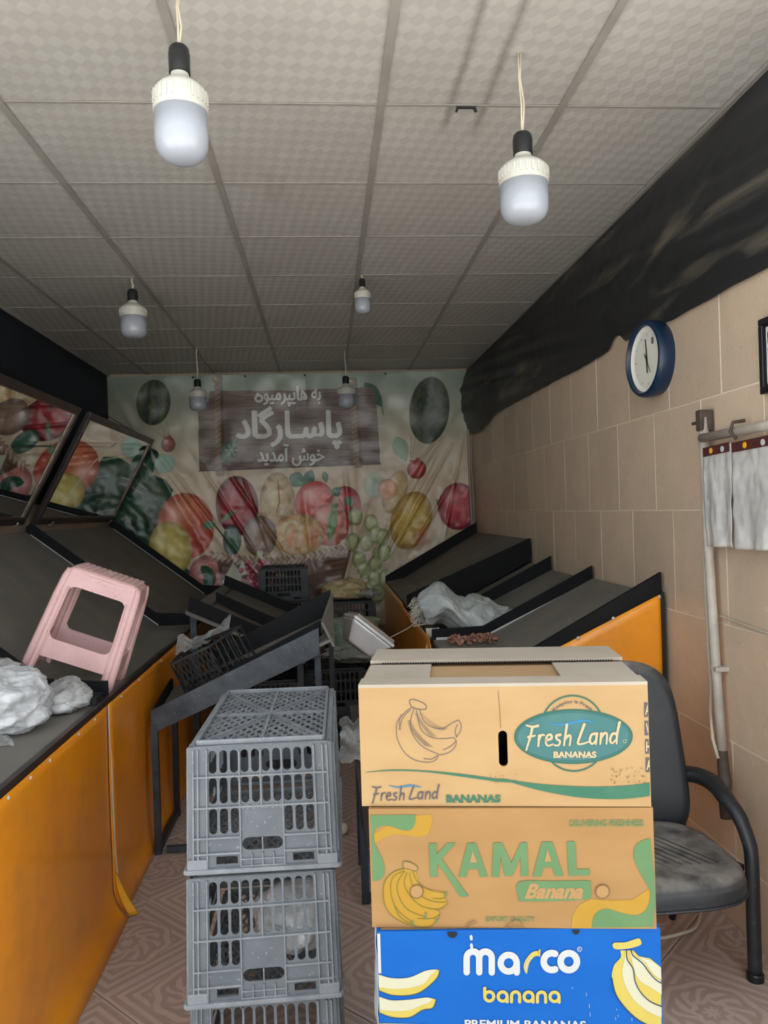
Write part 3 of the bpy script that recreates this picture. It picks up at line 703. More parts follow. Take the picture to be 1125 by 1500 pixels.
def rfront(u, v):
    y = 3.12+(7.0-3.12)*u; z = (.86 if y > 5.3 else .84)*(1-v)+.004*v
    if y < 4.0: z = (.84-.10*math.sin(PI*min(1, (4.0-y)/.7))*(1-v))*(1-v)+.004*v
    return (RF-.012-.010*pn(y*2, z*2, 8)*math.sin(PI*v), y, z)
obj('front_sheet', MB().grid(90, 20, rfront), M_orange, rsf, smooth=True, solid=.002)
def rside(u, v):
    x = RF-.01+(RX2-RF+.008)*u; zt = .80 + (1.125-.80)*max(0, (x-RX1+.12)/(RX2-RX1+.12)) if x > RX1-.12 else .80
    z = zt*(1-v)+.004*v
    return (x, 3.105-.006*pn(x*4, z*3, 2)*math.sin(PI*v)-.002, z)
obj('side_sheet', MB().grid(40, 24, rside), M_orange, rsf, smooth=True, solid=.002)
for x, z in ((.86,.875),(1.02,.955),(1.17,1.03),(1.37,1.11)):
    obj('nail', MB().lathe([(.007,0),(.007,.002),(.002,.004)], 8, Matrix.Translation((x, 3.098, z)) @ Matrix.Rotation(PI/2, 4, 'X')), M_slat, rsf)
obj('corner_post', MB().box((RX2-.004, 3.10, .565), (.014,.016,1.13)), M_blackp, rsf)
for y in (3.15, 5.15, 6.95): obj('leg', MB().box((RF+.03, y, .4), (.035,.035,.8)), M_metal, rsf)
# ------------------------------------------------------------------ middle wedge shelf beside the left shelf
WX0, WX1 = -.80, -.14
ws = thing('wedge_display_shelf', 'low black wedge display sloping down from the left shelf, three dark dividers', 'display shelf', (-.45, 5.2, 0))
wz = lambda x: .945-.47*(x+.74)
obj('tray_bottom', MB().prism([(WX0,4.42,wz(WX0)),(WX1,4.42,wz(WX1)),(WX1,4.42,wz(WX1)-.02),(WX0,4.42,wz(WX0)-.02)], (0,1.62,0)), M_rubber, ws)
for y in (4.46, 5.0, 6.02):
    board(ws, [(WX0+(.0 if y != 5.0 else .09), wz(WX0)-.02), (WX1, wz(WX1)-.02), (WX1, wz(WX1)+.075), (WX0+.02+(.0 if y != 5.0 else .07), wz(WX0)+.075-(.0 if y != 5.0 else .03))], y, .02)
obj('seam_strip', MB().bar((WX0+.07, 4.47, wz(WX0+.07)+.004), (WX0+.07, 6.0, wz(WX0+.07)+.004), .016, .006), M_blackp, ws)
obj('lower_lip', MB().prism([(WX1, 4.42, wz(WX1)-.03),(WX1+.018, 4.42, wz(WX1)-.03),(WX1+.018, 4.42, wz(WX1)+.06),(WX1, 4.42, wz(WX1)+.06)], (0,1.62,0)), M_board, ws)
for x, y in ((WX0+.03,4.5),(WX0+.03,5.95),(WX1-.03,4.5),(WX1-.03,5.95)):
    obj('leg', MB().box((x, y, (wz(x)-.02)/2), (.035,.035,wz(x)-.02)), M_metal, ws)
# ------------------------------------------------------------------ the near stand with its tilted tray
ns = thing('tilted_tray_stand', 'black steel stand carrying a tilted tray that rises toward the scale', 'display stand', (-.40, 3.8, 0))
tz = lambda x, y: .925+.42*x+.12*(y-3.52)    # tray floor
NX0, NX1, NY0, NY1 = -.803, .015, 3.52, 3.96
obj('tray_floor', MB().hexa([(x, y, tz(x,y)-.015) for x, y in ((NX0,NY0),(NX1,NY0),(NX1,NY1),(NX0,NY1))]+[(x, y, tz(x,y)) for x, y in ((NX0,NY0),(NX1,NY0),(NX1,NY1),(NX0,NY1))]), M_rubber, ns)
M_steelb = mat('dusty_dark_steel', lin((48,54,62)), lin((84,92,100)), rough=.5, scale=7, metal=.2, speck=lin((120,126,130)), bmp=.2)
def rail(name, x0, x1, y, h0, h1, m, dz=0, th=.012):
    return obj(name, MB().hexa([(x0,y-th/2,tz(x0,y)-.03+dz),(x1,y-th/2,tz(x1,y)-.03+dz),(x1,y+th/2,tz(x1,y)-.03+dz),(x0,y+th/2,tz(x0,y)-.03+dz),(x0,y-th/2,tz(x0,y)+h0),(x1,y-th/2,tz(x1,y)+h1),(x1,y+th/2,tz(x1,y)+h1),(x0,y+th/2,tz(x0,y)+h0)]), m, ns, bevel=.002)
rail('front_rail', NX0, NX1-.06, NY0, .055, .075, M_steelb, -.02)
rail('back_rail', NX0+.2, NX1, NY1, .085, .125, M_board)
rail('middle_rail', NX0+.35, NX1-.05, NY0+.12, .05, .075, M_board)
obj('end_plate', MB().prism([(NX1, NY0, tz(NX1,NY0)-.04), (NX1, NY1, tz(NX1,NY1)-.03), (NX1, NY1, tz(NX1,NY1)+.10), (NX1-.05, NY0+.02, tz(NX1,NY0)+.07)], (.012,0,0)), M_rubber, ns)
obj('side_rail', MB().hexa([(NX0,NY0,tz(NX0,NY0)-.03),(NX0+.014,NY0,tz(NX0,NY0)-.03),(NX0+.014,NY1,tz(NX0,NY1)-.03),(NX0,NY1,tz(NX0,NY1)-.03),(NX0,NY0,tz(NX0,NY0)+.05),(NX0+.014,NY0,tz(NX0,NY0)+.05),(NX0+.014,NY1,tz(NX0,NY1)+.05),(NX0,NY1,tz(NX0,NY1)+.05)]), M_board, ns)
for x, y, w in ((NX0+.014,NY0,.028),(NX1-.07,NY0+.05,.028),(NX1-.005,NY1,.024),(NX0+.014,NY1,.028)):
    obj('leg', MB().box((x, y, (tz(x,y)-.016)/2), (w,w,tz(x,y)-.016)), M_metal if y < 3.62 else M_blackp, ns)
obj('foot_bar', MB().box(((NX0+NX1)/2, NY0, .02), (NX1-NX0-.1,.024,.024)), M_metal, ns)
obj('foot_bar', MB().box((NX0+.014, (NY0+NY1)/2, .02), (.024,NY1-NY0-.03,.024)), M_metal, ns)
# ------------------------------------------------------------------ plastic crates (moulded base up, rim down)
def stadium(cx, cy, w, h, n=5):
    r = min(w, h)/2; pts = []
    if h >= w:
        for k in range(n+1): a = PI*k/n; pts.append((cx+r*math.cos(a), cy+h/2-r+r*math.sin(a)))
        for k in range(n+1): a = PI+PI*k/n; pts.append((cx+r*math.cos(a), cy-h/2+r+r*math.sin(a)))
    else:
        for k in range(n+1): a = -PI/2+PI*k/n; pts.append((cx+w/2-r+r*math.cos(a), cy+r*math.sin(a)))
        for k in range(n+1): a = PI/2+PI*k/n; pts.append((cx-w/2+r+r*math.cos(a), cy+r*math.sin(a)))
    return pts
def cell(mb, x0, x1, y0, y1, hole, T):
    """A rectangle with an optional hole, mapped to 3d by T(u, v)."""
    if hole is None:
        mb.add([T(x0,y0), T(x1,y0), T(x1,y1), T(x0,y1)], [(0,1,2,3)]); return
    cx = (x0+x1)/2; cy = (y0+y1)/2
    # add rectangle corners into the ring by walking the hole and projecting outwards
    out = []
    for x, y in hole:
        dx, dy = x-cx, y-cy
        s = min([(x1-cx)/dx if dx > 1e-9 else 1e9, (x0-cx)/dx if dx < -1e-9 else 1e9, (y1-cy)/dy if dy > 1e-9 else 1e9, (y0-cy)/dy if dy < -1e-9 else 1e9])
        out.append((cx+dx*s, cy+dy*s))
    n = len(hole); corners = [(x0,y0),(x1,y0),(x1,y1),(x0,y1)]
    k = len(mb.v); vs = [T(*p) for p in hole]+[T(*p) for p in out]; fs = []
    for i in range(n):
        j = (i+1) % n; a, b = out[i], out[j]
        extra = None
        if abs(a[0]-b[0]) > 1e-7 and abs(a[1]-b[1]) > 1e-7:
            for c in corners:
                if (abs(c[0]-a[0]) < 1e-6 and abs(c[1]-b[1]) < 1e-6) or (abs(c[1]-a[1]) < 1e-6 and abs(c[0]-b[0]) < 1e-6): extra = c
        if extra: vs.append(T(*extra)); fs.append((i, n+i, len(vs)-1, n+j, j))
        else: fs.append((i, n+i, n+j, j))
    mb.add(vs, fs)
def crate(name, label, group, W, D, H, m, loc, rz, cat='crate', plate=True, rm=None):
    t = thing(name, label, cat, loc, group, rot=(0,0,rz))
    tap = lambda z: 1-.035*z/H
    def panel(Lw, face):      # Lw: panel length; face: function (u, v, out) -> 3d
        mb = MB(); rb = MB()
        u0, u1 = -Lw/2, Lw/2; mg = .13*Lw if Lw < .45 else .08*Lw
        T = lambda u, v: face(u, v, 0)
        fr = [1-.02, .765, .52, .28, .155, 0.0]   # row edges as shares of the height
        Z = [f*H for f in fr]
        n = 10 if Lw < .45 else 17
        for a, b in ((u0, u0+mg), (u1-mg, u1)): cell(mb, a, b, 0, H, None, T)
        cell(mb, u0+mg, u1-mg, Z[0], H, None, T)
        w = (Lw-2*mg)/n; pl = (int(n*.3), n-int(n*.3)) if plate else (0, 0)
        for r in range(3):
            for i in range(n):
                a = u0+mg+w*i
                if r == 2 and pl[0] <= i < pl[1]: continue
                cell(mb, a, a+w, Z[r+1], Z[r], stadium(a+w/2, (Z[r]+Z[r+1])/2+.002, w*.74, (Z[r]-Z[r+1])*.86), T)
            if r == 2 and plate: cell(mb, u0+mg+w*pl[0], u0+mg+w*pl[1], Z[3], Z[2], None, T)
        a, b = u0+mg+w*int(n*.3), u0+mg+w*(n-int(n*.3))
        cell(mb, u0+mg, a, Z[4], Z[3], None, T); cell(mb, b, u1-mg, Z[4], Z[3], None, T)
        cell(mb, a, b, Z[4], Z[3], stadium((a+b)/2, (Z[3]+Z[4])/2, (b-a)*.94, (Z[3]-Z[4])*.8, 6), T)
        for q0, q1 in ((u0+mg, a), (b, u1-mg)):
            c0, c1 = q0+(q1-q0)*.25, q0+(q1-q0)*.9; z0, z1 = Z[4]*.42, Z[4]*.82
            cell(mb, q0, c0, 0, Z[4], None, T); cell(mb, c1, q1, 0, Z[4], None, T); cell(mb, c0, c1, 0, z0, None, T); cell(mb, c0, c1, z1, Z[4], None, T)
        cell(mb, a, b, 0, Z[4], None, T)
        def rib(ua, va, ub, vb, wd=.004, out=.008):
            if abs(ua-ub) > abs(va-vb): q = [(ua,va-wd/2),(ub,vb-wd/2),(ub,vb+wd/2),(ua,va+wd/2)]
            else: q = [(ua-wd/2,va),(ub+wd/2,va),(ub+wd/2,vb),(ua-wd/2,vb)]
            rb.hexa([face(u, v, 0) for u, v in q]+[face(u, v, out) for u, v in q])
        for z in (Z[1], Z[2], Z[3], Z[4]):
            if z == Z[3] or z == Z[4]: rib(u0+.012, z, a, z); rib(b, z, u1-.012, z)
            else: rib(u0+.012, z, u1-.012, z)
        for u in (u0+.012, u0+mg*.5, u0+mg*.97, u1-.012, u1-mg*.5, u1-mg*.97): rib(u, 0.01, u, H*.985, .0035, .007)
        for u in (a, b): rib(u, 0.01, u, H*.97, .003, .006)
        rib((a+b)/2, Z[2], (a+b)/2, H*.97, .003, .006)
        for k in range(1, 4): u = a+(b-a)*k/4; rib(u, .01, u, Z[4]*.95, .003, .006)
        for v in (Z[4]*.3, Z[4]*.65): rib(a, v, b, v, .003, .006)
        rib((a+b)/2, Z[4]+.002, (a+b)/2, Z[3]-.004, .003, .004)
        return mb, rb
    def FF(sgn): return lambda u, v, o: (u*tap(v)*sgn, (-D/2*tap(v)-o)*sgn, v)
    def SS(sgn): return lambda u, v, o: ((W/2*tap(v)+o)*sgn, u*tap(v)*sgn, v)
    for fn, Lw in ((FF(1), W), (FF(-1), W), (SS(1), D), (SS(-1), D)):
        mb, rb = panel(Lw, fn)
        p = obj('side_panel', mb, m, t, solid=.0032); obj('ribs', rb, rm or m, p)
    # rim at the bottom, with a lip and rounded corners
    rim = MB()
    for s in (-1, 1):
        rim.box((0, s*(D/2+.004), .006), (W+.016, .016, .012)); rim.box((s*(W/2+.004), 0, .006), (.016, D+.016, .012))
        rim.box((s*(W/2-.022), s*(D/2+.002), .02), (.05,.012,.03)); rim.box((-s*(W/2-.022), s*(D/2+.002), .02), (.05,.012,.03))
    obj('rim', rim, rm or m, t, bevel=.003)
    # base on top: stepped frame and a diamond lattice
    w, d = W*tap(H), D*tap(H); fr = MB(); iw, idp = w/2-.018, d/2-.018
    for s in (-1, 1):
        fr.box((0, s*(d/2-.006), H-.002), (w,.014,.006)); fr.box((s*(w/2-.006), 0, H-.002), (.014,d,.006))
        fr.box((0, s*(idp), H+.006), (2*iw,.008,.014)); fr.box((s*iw, 0, H+.006), (.008,2*idp,.014))
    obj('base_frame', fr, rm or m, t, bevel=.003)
    lt = MB(); st = .0285; k = 1.75
    def clipseg(p, q):
        t0, t1 = 0.0, 1.0
        for i, lim in ((0, iw), (1, idp)):
            dd = q[i]-p[i]
            for sg in (1, -1):
                a = sg*dd; b = lim-sg*p[i]
                if abs(a) < 1e-9:
                    if b < 0: return None
                elif a > 0: t1 = min(t1, b/a)
                else: t0 = max(t0, b/a)
        return None if t0 >= t1 else ((p[0]+(q[0]-p[0])*t0, p[1]+(q[1]-p[1])*t0), (p[0]+(q[0]-p[0])*t1, p[1]+(q[1]-p[1])*t1))
    for sg in (1, -1):
        c = -1.2
        while c < 1.2:
            s = clipseg((-1, c-sg*k), (1, c+sg*k)); c += st*k*.98
            if s and math.hypot(s[0][0]-s[1][0], s[0][1]-s[1][1]) > .01: lt.bar((*s[0], H), (*s[1], H), .0036, .005)
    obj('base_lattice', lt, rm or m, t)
    cr = MB(); cr.box((0,0,H+.001), (.008,2*idp,.009)); cr.box((0,0,H+.001), (2*iw,.008,.009))
    for sg in (1, -1): cr.bar((-iw, -sg*idp, H+.0005), (iw, sg*idp, H+.0005), .007, .008)
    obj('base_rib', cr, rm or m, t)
    return t
M_crate = mat('grey_blue_crate_plastic', lin((84,91,98)), lin((102,108,114)), rough=.55, scale=7, speck=lin((128,132,134)), dust=lin((138,136,130)))
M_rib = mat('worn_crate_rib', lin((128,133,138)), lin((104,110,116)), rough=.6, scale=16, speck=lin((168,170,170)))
M_crateb = mat('black_crate_plastic', lin((30,34,37)), lin((44,49,52)), rough=.45, scale=8)
CG = 'grey crates stacked in the aisle'
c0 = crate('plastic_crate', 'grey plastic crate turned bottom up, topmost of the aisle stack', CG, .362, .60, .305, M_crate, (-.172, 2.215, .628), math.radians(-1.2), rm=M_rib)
for lab, x, y, z, rz in (('grey plastic crate in the middle of the aisle stack', -.188, 2.20, .314, .8), ('grey plastic crate standing on the floor, lowest of the aisle stack', -.183, 2.205, 0.0, -.6)):
    c = copy_tree(c0); c.location = (x, y, z); c.rotation_euler.z = math.radians(rz); c['label'] = lab
# letters moulded on the top crate's plate
v_, f_ = text_mesh('V3 0936-210', 1, .01)
pl = MB(); vv = fit(v_, -.052, 0, .052, .012); pl.add([(x, -.3*.98-.004, .163-y) for x, y in vv], f_)
obj('moulded_lettering', pl, mat('crate_lettering', lin((140,146,150)), rough=.6), c0, recalc=False)
# ------------------------------------------------------------------ hanging lamps
M_diff = mat('lamp_diffuser', lin((154,159,168)), rough=.25, spec=.6)
def lamp(label, x, y, ztop, zbot, r, cordx=0.0):
    """ztop: top of socket; zbot: bottom of the bulb."""
    t = thing('hanging_bulb', label, 'light bulb', (x, y, zbot), 'bare bulbs hanging from the ceiling')
    H = ztop-zbot; sk = H*.26
    Mx = Matrix.Translation((x, y, zbot))
    T1 = lambda prof: [(a*r, b*H) for a, b in prof]
    obj('diffuser', MB().lathe(T1([(.02,0),(.35,.004),(.62,.02),(.82,.055),(.94,.10),(.99,.15),(1,.19),(1,.42)]), 32, Mx), M_diff, t, smooth=True)
    o = obj('collar', MB().lathe(T1([(1.0,.42),(1.03,.425),(1.03,.45),(.99,.455),(1.0,.47),(1.0,.57),(.93,.61),(.80,.64),(.55,.68),(.40,.71),(.34,.74),(.34,.77)]), 32, Mx), M_white, t); shade_auto(o, 30)
    rb = MB()
    for k in range(26):
        a = 2*PI*k/26; rb.box(Mx @ Vector((r*1.0*math.cos(a), r*1.0*math.sin(a), H*.525)), (.006*r/.065,.006*r/.065,H*.10), Matrix.Rotation(a, 3, 'Z'))
    obj('cooling_ribs', rb, M_white, t)
    o = obj('socket', MB().lathe(T1([(.36,.75),(.40,.755),(.41,.92),(.39,.93),(.38,.96),(.30,.985),(.16,1.0)]), 22, Mx), M_blackp, t); shade_auto(o, 40)
    pth = [(x, y, ztop-.004), (x+.004, y, ztop+(ZC-ztop)*.35), (x-.003+cordx*.6, y, ztop+(ZC-ztop)*.7), (x+cordx, y, ZC+.004)]
    for dx in (-.004, .004): obj('cord', MB().tube([(a+dx*(1 if i % 2 else .4), b, c) for i, (a, b, c) in enumerate(pth)], .0028, 6), M_cord, t, smooth=True)
    return t
lamp('large white bulb nearest the viewer on a pale twisted cord', -.329, 1.97, 2.687, 2.392, .066, .004)
lamp('large white bulb hanging nearest the black sheeting', .608, 2.21, 2.592, 2.327, .070, .0)
lamp('white bulb hanging above the left shelf and the mirrors', -1.013, 4.32, 2.762, 2.493, .070)
lamp('smallest white bulb, close under the middle of the ceiling', .247, 4.30, 2.802, 2.606, .044)
lamp('white bulb hanging before the rope at left end of the banner board', -.96, 6.12, 2.578, 2.329, .068)
lamp('white bulb hanging before the rope at right end of the banner board', .204, 6.33, 2.62, 2.352, .070)
# knot of cord above the nearest bulb
# ------------------------------------------------------------------ banana boxes with their print
from mathutils.geometry import tessellate_polygon
class Face2:
    """Front of a box: design units (y down) to the face, u to the right and v up."""
    def __init__(s, tl, tr, bl, br, W, H, D): s.c = (tl, tr, bl, br); s.W = W; s.H = H; s.D = D; s.layers = {}
    def uv(s, x, y):
        tl, tr, bl, br = s.c; u = .5
        for _ in range(4):
            yt = tl[1]+(tr[1]-tl[1])*u; yb = bl[1]+(br[1]-bl[1])*u; v = (y-yt)/(yb-yt)
            xl = tl[0]+(bl[0]-tl[0])*v; xr = tr[0]+(br[0]-tr[0])*v; u = (x-xl)/(xr-xl)
        return u, v
    def pt(s, x, y, lay):
        u, v = s.uv(x, y); u = min(max(u, .002), .998); v = min(max(v, .0), .998)
        return ((u-.5)*s.W, -s.D/2-.0006-.0005*lay, (1-v)*s.H)
    def mb(s, key, own=None):
        if own: s.n = getattr(s, 'n', 0)+1; return s.layers.setdefault((key, s.n, own), MB())
        return s.layers.setdefault((key, 0, None), MB())
    def poly(s, key, lay, pts):
        t = tessellate_polygon([[Vector((x, y, 0)) for x, y in pts]])
        s.mb(key, 'shape').add([s.pt(x, y, lay) for x, y in pts], [tuple(q) for q in t])
    def tris(s, key, lay, vs, fs, own=None): s.mb(key, own).add([s.pt(x, y, lay) for x, y in vs], fs)
    def stroke(s, key, lay, pts, w, w1=None):
        """One continuous ribbon with round ends."""
        pts = [p for i, p in enumerate(pts) if i == 0 or math.hypot(p[0]-pts[i-1][0], p[1]-pts[i-1][1]) > 1e-4]
        n = len(pts); w1 = w if w1 is None else w1; s.k = (getattr(s, 'k', 0)+1) % 24; lay = lay+s.k*.03
        closed = n > 6 and math.hypot(pts[0][0]-pts[-1][0], pts[0][1]-pts[-1][1]) < .01*w
        A = []; B = []; ends = []
        for i in range(n):
            a = pts[i-1] if i else (pts[-2] if closed else pts[i]); b = pts[i+1] if i < n-1 else (pts[1] if closed else pts[i])
            dx, dy = b[0]-a[0], b[1]-a[1]; l = math.hypot(dx, dy) or 1e-6; r = (w+(w1-w)*i/max(1, n-1))/2
            A.append((pts[i][0]-dy/l*r, pts[i][1]+dx/l*r)); B.append((pts[i][0]+dy/l*r, pts[i][1]-dx/l*r))
            if i in (0, n-1): ends.append((pts[i], r, math.atan2(dy, dx)))
        s.tris(key, lay, A+B, [(i, i+1, n+i+1, n+i) for i in range(n-1)])
        if not closed:
            for (c, r, an), a0 in ((ends[0], PI/2), (ends[-1], -PI/2)):
                s.tris(key, lay, [(c[0]+r*math.cos(an+a0+k*PI/6), c[1]+r*math.sin(an+a0+k*PI/6)) for k in range(7)], [tuple(range(7))])
    def text(s, key, lay, body, x0, y0, x1, y1, off=.02, shear=0):
        v, f = text_mesh(body, 1, off, shear); s.tris(key, lay, fit(v, x0, y0, x1, y1), f, 'word')
    def build(s, parent, inks, names):
        for (k, n, own), mb in s.layers.items():
            o = obj('lettering' if own == 'word' else names[k], mb, inks[k], parent, recalc=False)
            if own is None: o['kind'] = 'stuff'
def spline(pts, n=6, closed=False):
    out = []; m = len(pts); rng = m if closed else m-1
    for i in range(rng):
        if closed: p0, p1, p2, p3 = (pts[(i+k) % m] for k in (-1,0,1,2))
        else: p0, p1, p2, p3 = pts[max(i-1,0)], pts[i], pts[i+1], pts[min(i+2,m-1)]
        for k in range(n):
            t = k/n
            out.append(tuple(.5*(2*p1[j]+(p2[j]-p0[j])*t+(2*p0[j]-5*p1[j]+4*p2[j]-p3[j])*t*t+(3*p1[j]-p0[j]-3*p2[j]+p3[j])*t**3) for j in (0,1)))
    if not closed: out.append(tuple(pts[-1]))
    return out
def arc(cx, cy, r, a0, a1, n=12, ry=None): return [(cx+r*math.cos(math.radians(a0+(a1-a0)*k/n)), cy+(ry or r)*math.sin(math.radians(a0+(a1-a0)*k/n))) for k in range(n+1)]
def Z(ox, oy, k): return lambda *p: [(ox+x/k, oy+y/k) for x, y in p]
def card(name, a, b, st=None): return mat(name, tuple(q*.40 for q in a), tuple(q*.40 for q in b), spec=.2, rough=.75, scale=5, stretch=(1,1,2.5), bmp=.06, speck=st)
M_card1 = card('tan_cardboard', lin((238,198,142)), lin((226,184,126)))
M_card1t = card('greyed_cardboard', lin((238,224,204), 1.0), lin((222,208,188), 1.0))
M_card2 = card('brown_cardboard', lin((216,168,108)), lin((204,156,98)))
M_card3 = card('blue_printed_cardboard', lin((0,116,226)), lin((10,124,230)))
M_cardin = card('cardboard_inside', lin((232,190,142)), lin((214,174,128)))
M_dark = mat('dark_opening', lin((14,12,12)), rough=.9)
def ink(n, c, c2=None): return mat('ink_'+n, lin(c, .41), lin(c2, .41) if c2 else None, spec=.2, rough=.65, scale=12, lo=.5, hi=.75)
INK = {'green':ink('green',(78,142,112),(92,152,122)), 'teal':ink('teal',(88,146,146),(104,158,152)), 'grey':ink('grey',(118,112,116),(130,122,122)), 'cream':ink('cream',(246,222,176)), 'blue':ink('blue',(78,160,206)), 'dgreen':ink('dark_green',(70,130,112)),
       'kgreen':ink('leaf_green',(122,166,112),(134,176,120)), 'kyel':ink('mustard',(222,172,60),(230,184,76)), 'kline':ink('outline',(140,140,70)), 'tan':ink('tan',(216,170,112)),
       'white':ink('white',(246,248,250),(238,242,244)), 'yel':ink('yellow',(250,226,112),(246,218,100)), 'pale':ink('pale_yellow',(250,246,214)), 'navy':ink('navy',(52,84,110)), 'brown':ink('brown',(150,112,74)), 'dark':M_dark}
NAMES = {'green':'green_print','teal':'logo_oval','grey':'line_print','cream':'cream_lettering','blue':'blue_wave','dgreen':'green_outline','kgreen':'green_print','kyel':'banana_print','kline':'outline_print','tan':'script_lettering',
         'white':'white_print','yel':'yellow_print','pale':'pale_print','navy':'outline_print','brown':'stained_marks','dark':'handle_hole'}
def carton(label, fl, fr, z0, H, D, m, top=True, inside=M_cardin, group='banana boxes in the stack'):
    fl = Vector((*fl, 0)); fr = Vector((*fr, 0)); W = (fr-fl).length; yaw = math.atan2(fr.y-fl.y, fr.x-fl.x)
    back = Vector((-math.sin(yaw), math.cos(yaw), 0)); c = (fl+fr)/2+back*D/2
    t = thing('banana_box', label, 'box', (c.x, c.y, z0), group, rot=(0,0,yaw))
    return t, W
def walls(t, W, D, H, m, th=.006, hole=None):
    # front panel (with an optional hand hole), back, sides, bottom
    mb = MB(); T = lambda u, v: (u, -D/2+th/2, v)
    if hole:
        hx, hz, hw, hh = hole; cell(mb, -W/2, hx-hw, 0, H, None, T); cell(mb, hx+hw, W/2, 0, H, None, T); cell(mb, hx-hw, hx+hw, 0, hz-hh, None, T); cell(mb, hx-hw, hx+hw, hz+hh, H, None, T)
        cell(mb, hx-hw, hx+hw, hz-hh, hz+hh, stadium(hx, hz, hw*1.5, hh*1.8, 8), T)
    else: cell(mb, -W/2, W/2, 0, H, None, T)
    obj('front_panel', mb, m, t, solid=th)
    obj('back_panel', MB().box((0, D/2-th/2, H/2), (W, th, H)), m, t)
    for s in (-1, 1): obj('side_panel', MB().box((s*(W/2-th/2), 0, H/2), (th, D-2*th, H)), m, t)
    obj('bottom', MB().box((0, 0, th/2), (W-2*th, D-2*th, th)), M_cardin, t)
# --- lowest unseen cartons carry the stack
zb = 0.0
for lab, h in (('plain brown carton standing on the floor under the whole box stack', .252), ('plain brown carton just below the blue banana box', .250)):
    t, W = carton(lab, (.075,1.425), (.583,1.37), zb, h, .35, M_card2); walls(t, W, .35, h, M_card2)
    obj('lid', MB().box((0,0,h-.003), (W-.014,.334,.006)), M_card2, t); zb += h
# --- blue box
t, W = carton('blue banana box with white marco lettering and yellow bananas', (.0705,1.42), (.585,1.365), .502, .224, .345, M_card3)
walls(t, W, .345, .224, M_card3); obj('lid', MB().box((0,0,.2205), (W-.014,.33,.006)), M_card2, t)
F = Face2((552,1364),(968,1358),(557,1540),(974,1530), W, .224, .345)
a5 = Z(530,1340,4.6875); a6 = Z(740,1340,4.5)
F.poly('white', 0, a5((105,125),(128,125),(135,395),(112,395)))
# two and a half bananas at the left edge
for dy, tip, w in ((0,(540,370),1),(150,(515,565),1),(330,(440,760),1)):
    up = spline(a5((110,400+dy),(210,425+dy),(330,420+dy-(0 if dy else 0)),(440,375+dy*1.0 if not dy else 390+dy+15),(tip[0]-30,tip[1]-5),(tip[0],tip[1]+5)), 6)
    dn = spline(a5((tip[0],tip[1]+5),(tip[0]-25,tip[1]+60),(420,510+dy if not dy else 490+dy),(330,540+dy),(210,540+dy),(120,510+dy)), 6)
    F.poly('yel', 1, up+dn[1:]); 
    mid = spline(a5((118,488+dy),(220,498+dy),(330,490+dy),(430,460+dy if not dy else 450+dy),(tip[0]-60,tip[1]+30),(tip[0]-25,tip[1]+2)), 6)
    F.poly('pale', 2, up[:-6]+mid[::-1]); F.stroke('navy', 3, dn, 1.0)
# banana bunch at the right edge
F.poly('yel', 2, spline(a6((720,178),(800,172),(880,148),(900,165),(895,190),(820,212),(730,215)), 5, True))
F.poly('yel', 1, spline(a6((765,225),(768,270),(725,320),(710,400),(735,500),(800,590),(880,660),(960,700),(1036,719)), 6)+a6((1036,330),(960,275),(885,260),(850,225)))
F.poly('pale', 2, spline(a6((800,225),(790,290),(778,360),(800,450),(860,540),(950,610),(1036,645)), 6)+spline(a6((1036,575),(960,545),(890,480),(862,400),(848,340),(815,285),(805,225)), 6))
F.poly('pale', 2, spline(a6((840,225),(860,260),(920,300),(965,370),(1036,425)), 5)+spline(a6((1036,500),(960,455),(900,420),(865,370),(845,300),(830,235)), 5))
F.poly('pale', 2, spline(a6((880,262),(960,285),(1036,335)), 5)+spline(a6((1036,410),(980,370),(930,300)), 5))
for q in (((805,222),(810,280),(848,340),(862,420),(900,490),(960,545),(1040,578)), ((835,222),(850,258),(910,305),(960,370),(1000,410),(1036,430)), ((710,400),(735,500),(800,590),(880,660),(960,700))): F.stroke('navy', 3, spline(a6(*q), 6), 1.6)
# marco
def ltr(F, key, lay, strokes, x0, yb, s, w):
    for st in strokes: F.stroke(key, lay, [(x0+x*s, yb-y*s) for x, y in st], w)
LT = {'m': ([[(0,0),(0,.62)]+arc(.28,.62,.28,180,0)+[(.56,0)], [(.56,.62)]+arc(.84,.62,.28,180,0)+[(1.12,0)]], 1.12), 'a': ([arc(.4,.45,.4,0,360,20), [(.8,.45),(.8,0)]], .8),
      'c': ([arc(.45,.45,.42,66,294,18)], .72), 'o': ([arc(.45,.45,.42,0,360,22)], .87), 'b': ([[(0,1.15),(0,.45)], arc(.4,.45,.4,0,360,20)], .8), 'n': ([[(0,0),(0,.5)]+arc(.36,.5,.36,180,0)+[(.72,0)]], .72)}
x = 686.0
for ch, s_, x in (('m',33,685.0),('a',29.5,735.0)): ltr(F, 'white', 2, LT[ch][0], x, 1421.5, s_, 9.4)
F.poly('yel', 2, spline(a6((228,232),(190,235),(150,275),(130,320),(135,355),(150,375),(158,340),(170,300),(200,265),(225,258)), 5, True)); F.poly('yel', 2, a6((222,240),(232,218),(240,218),(238,266),(228,262)))
F.stroke('white', 3, a6((140,345),(155,300),(185,262)), 1.2)
x = 798.0
for ch, x in (('c',797.2),('o',822.0)): ltr(F, 'white', 2, LT[ch][0], x, 1418.5, 28.5, 9.6)
F.stroke('white', 2, arc(850.5,1388,3.2,0,360,14), .8); F.stroke('white', 2, arc(850.5,1388,1.4,50,310,8), .7)
x = 711.5
for ch in 'banana': ltr(F, 'yel', 3, LT[ch][0], x, 1463, 16.6, 4.6); x += LT[ch][1]*16.6+6.4
for xx, yy in ((691.5,1372),(692,1384)): F.stroke('white', 2, [(xx,yy-2),(xx+.5,yy+2)], 4)
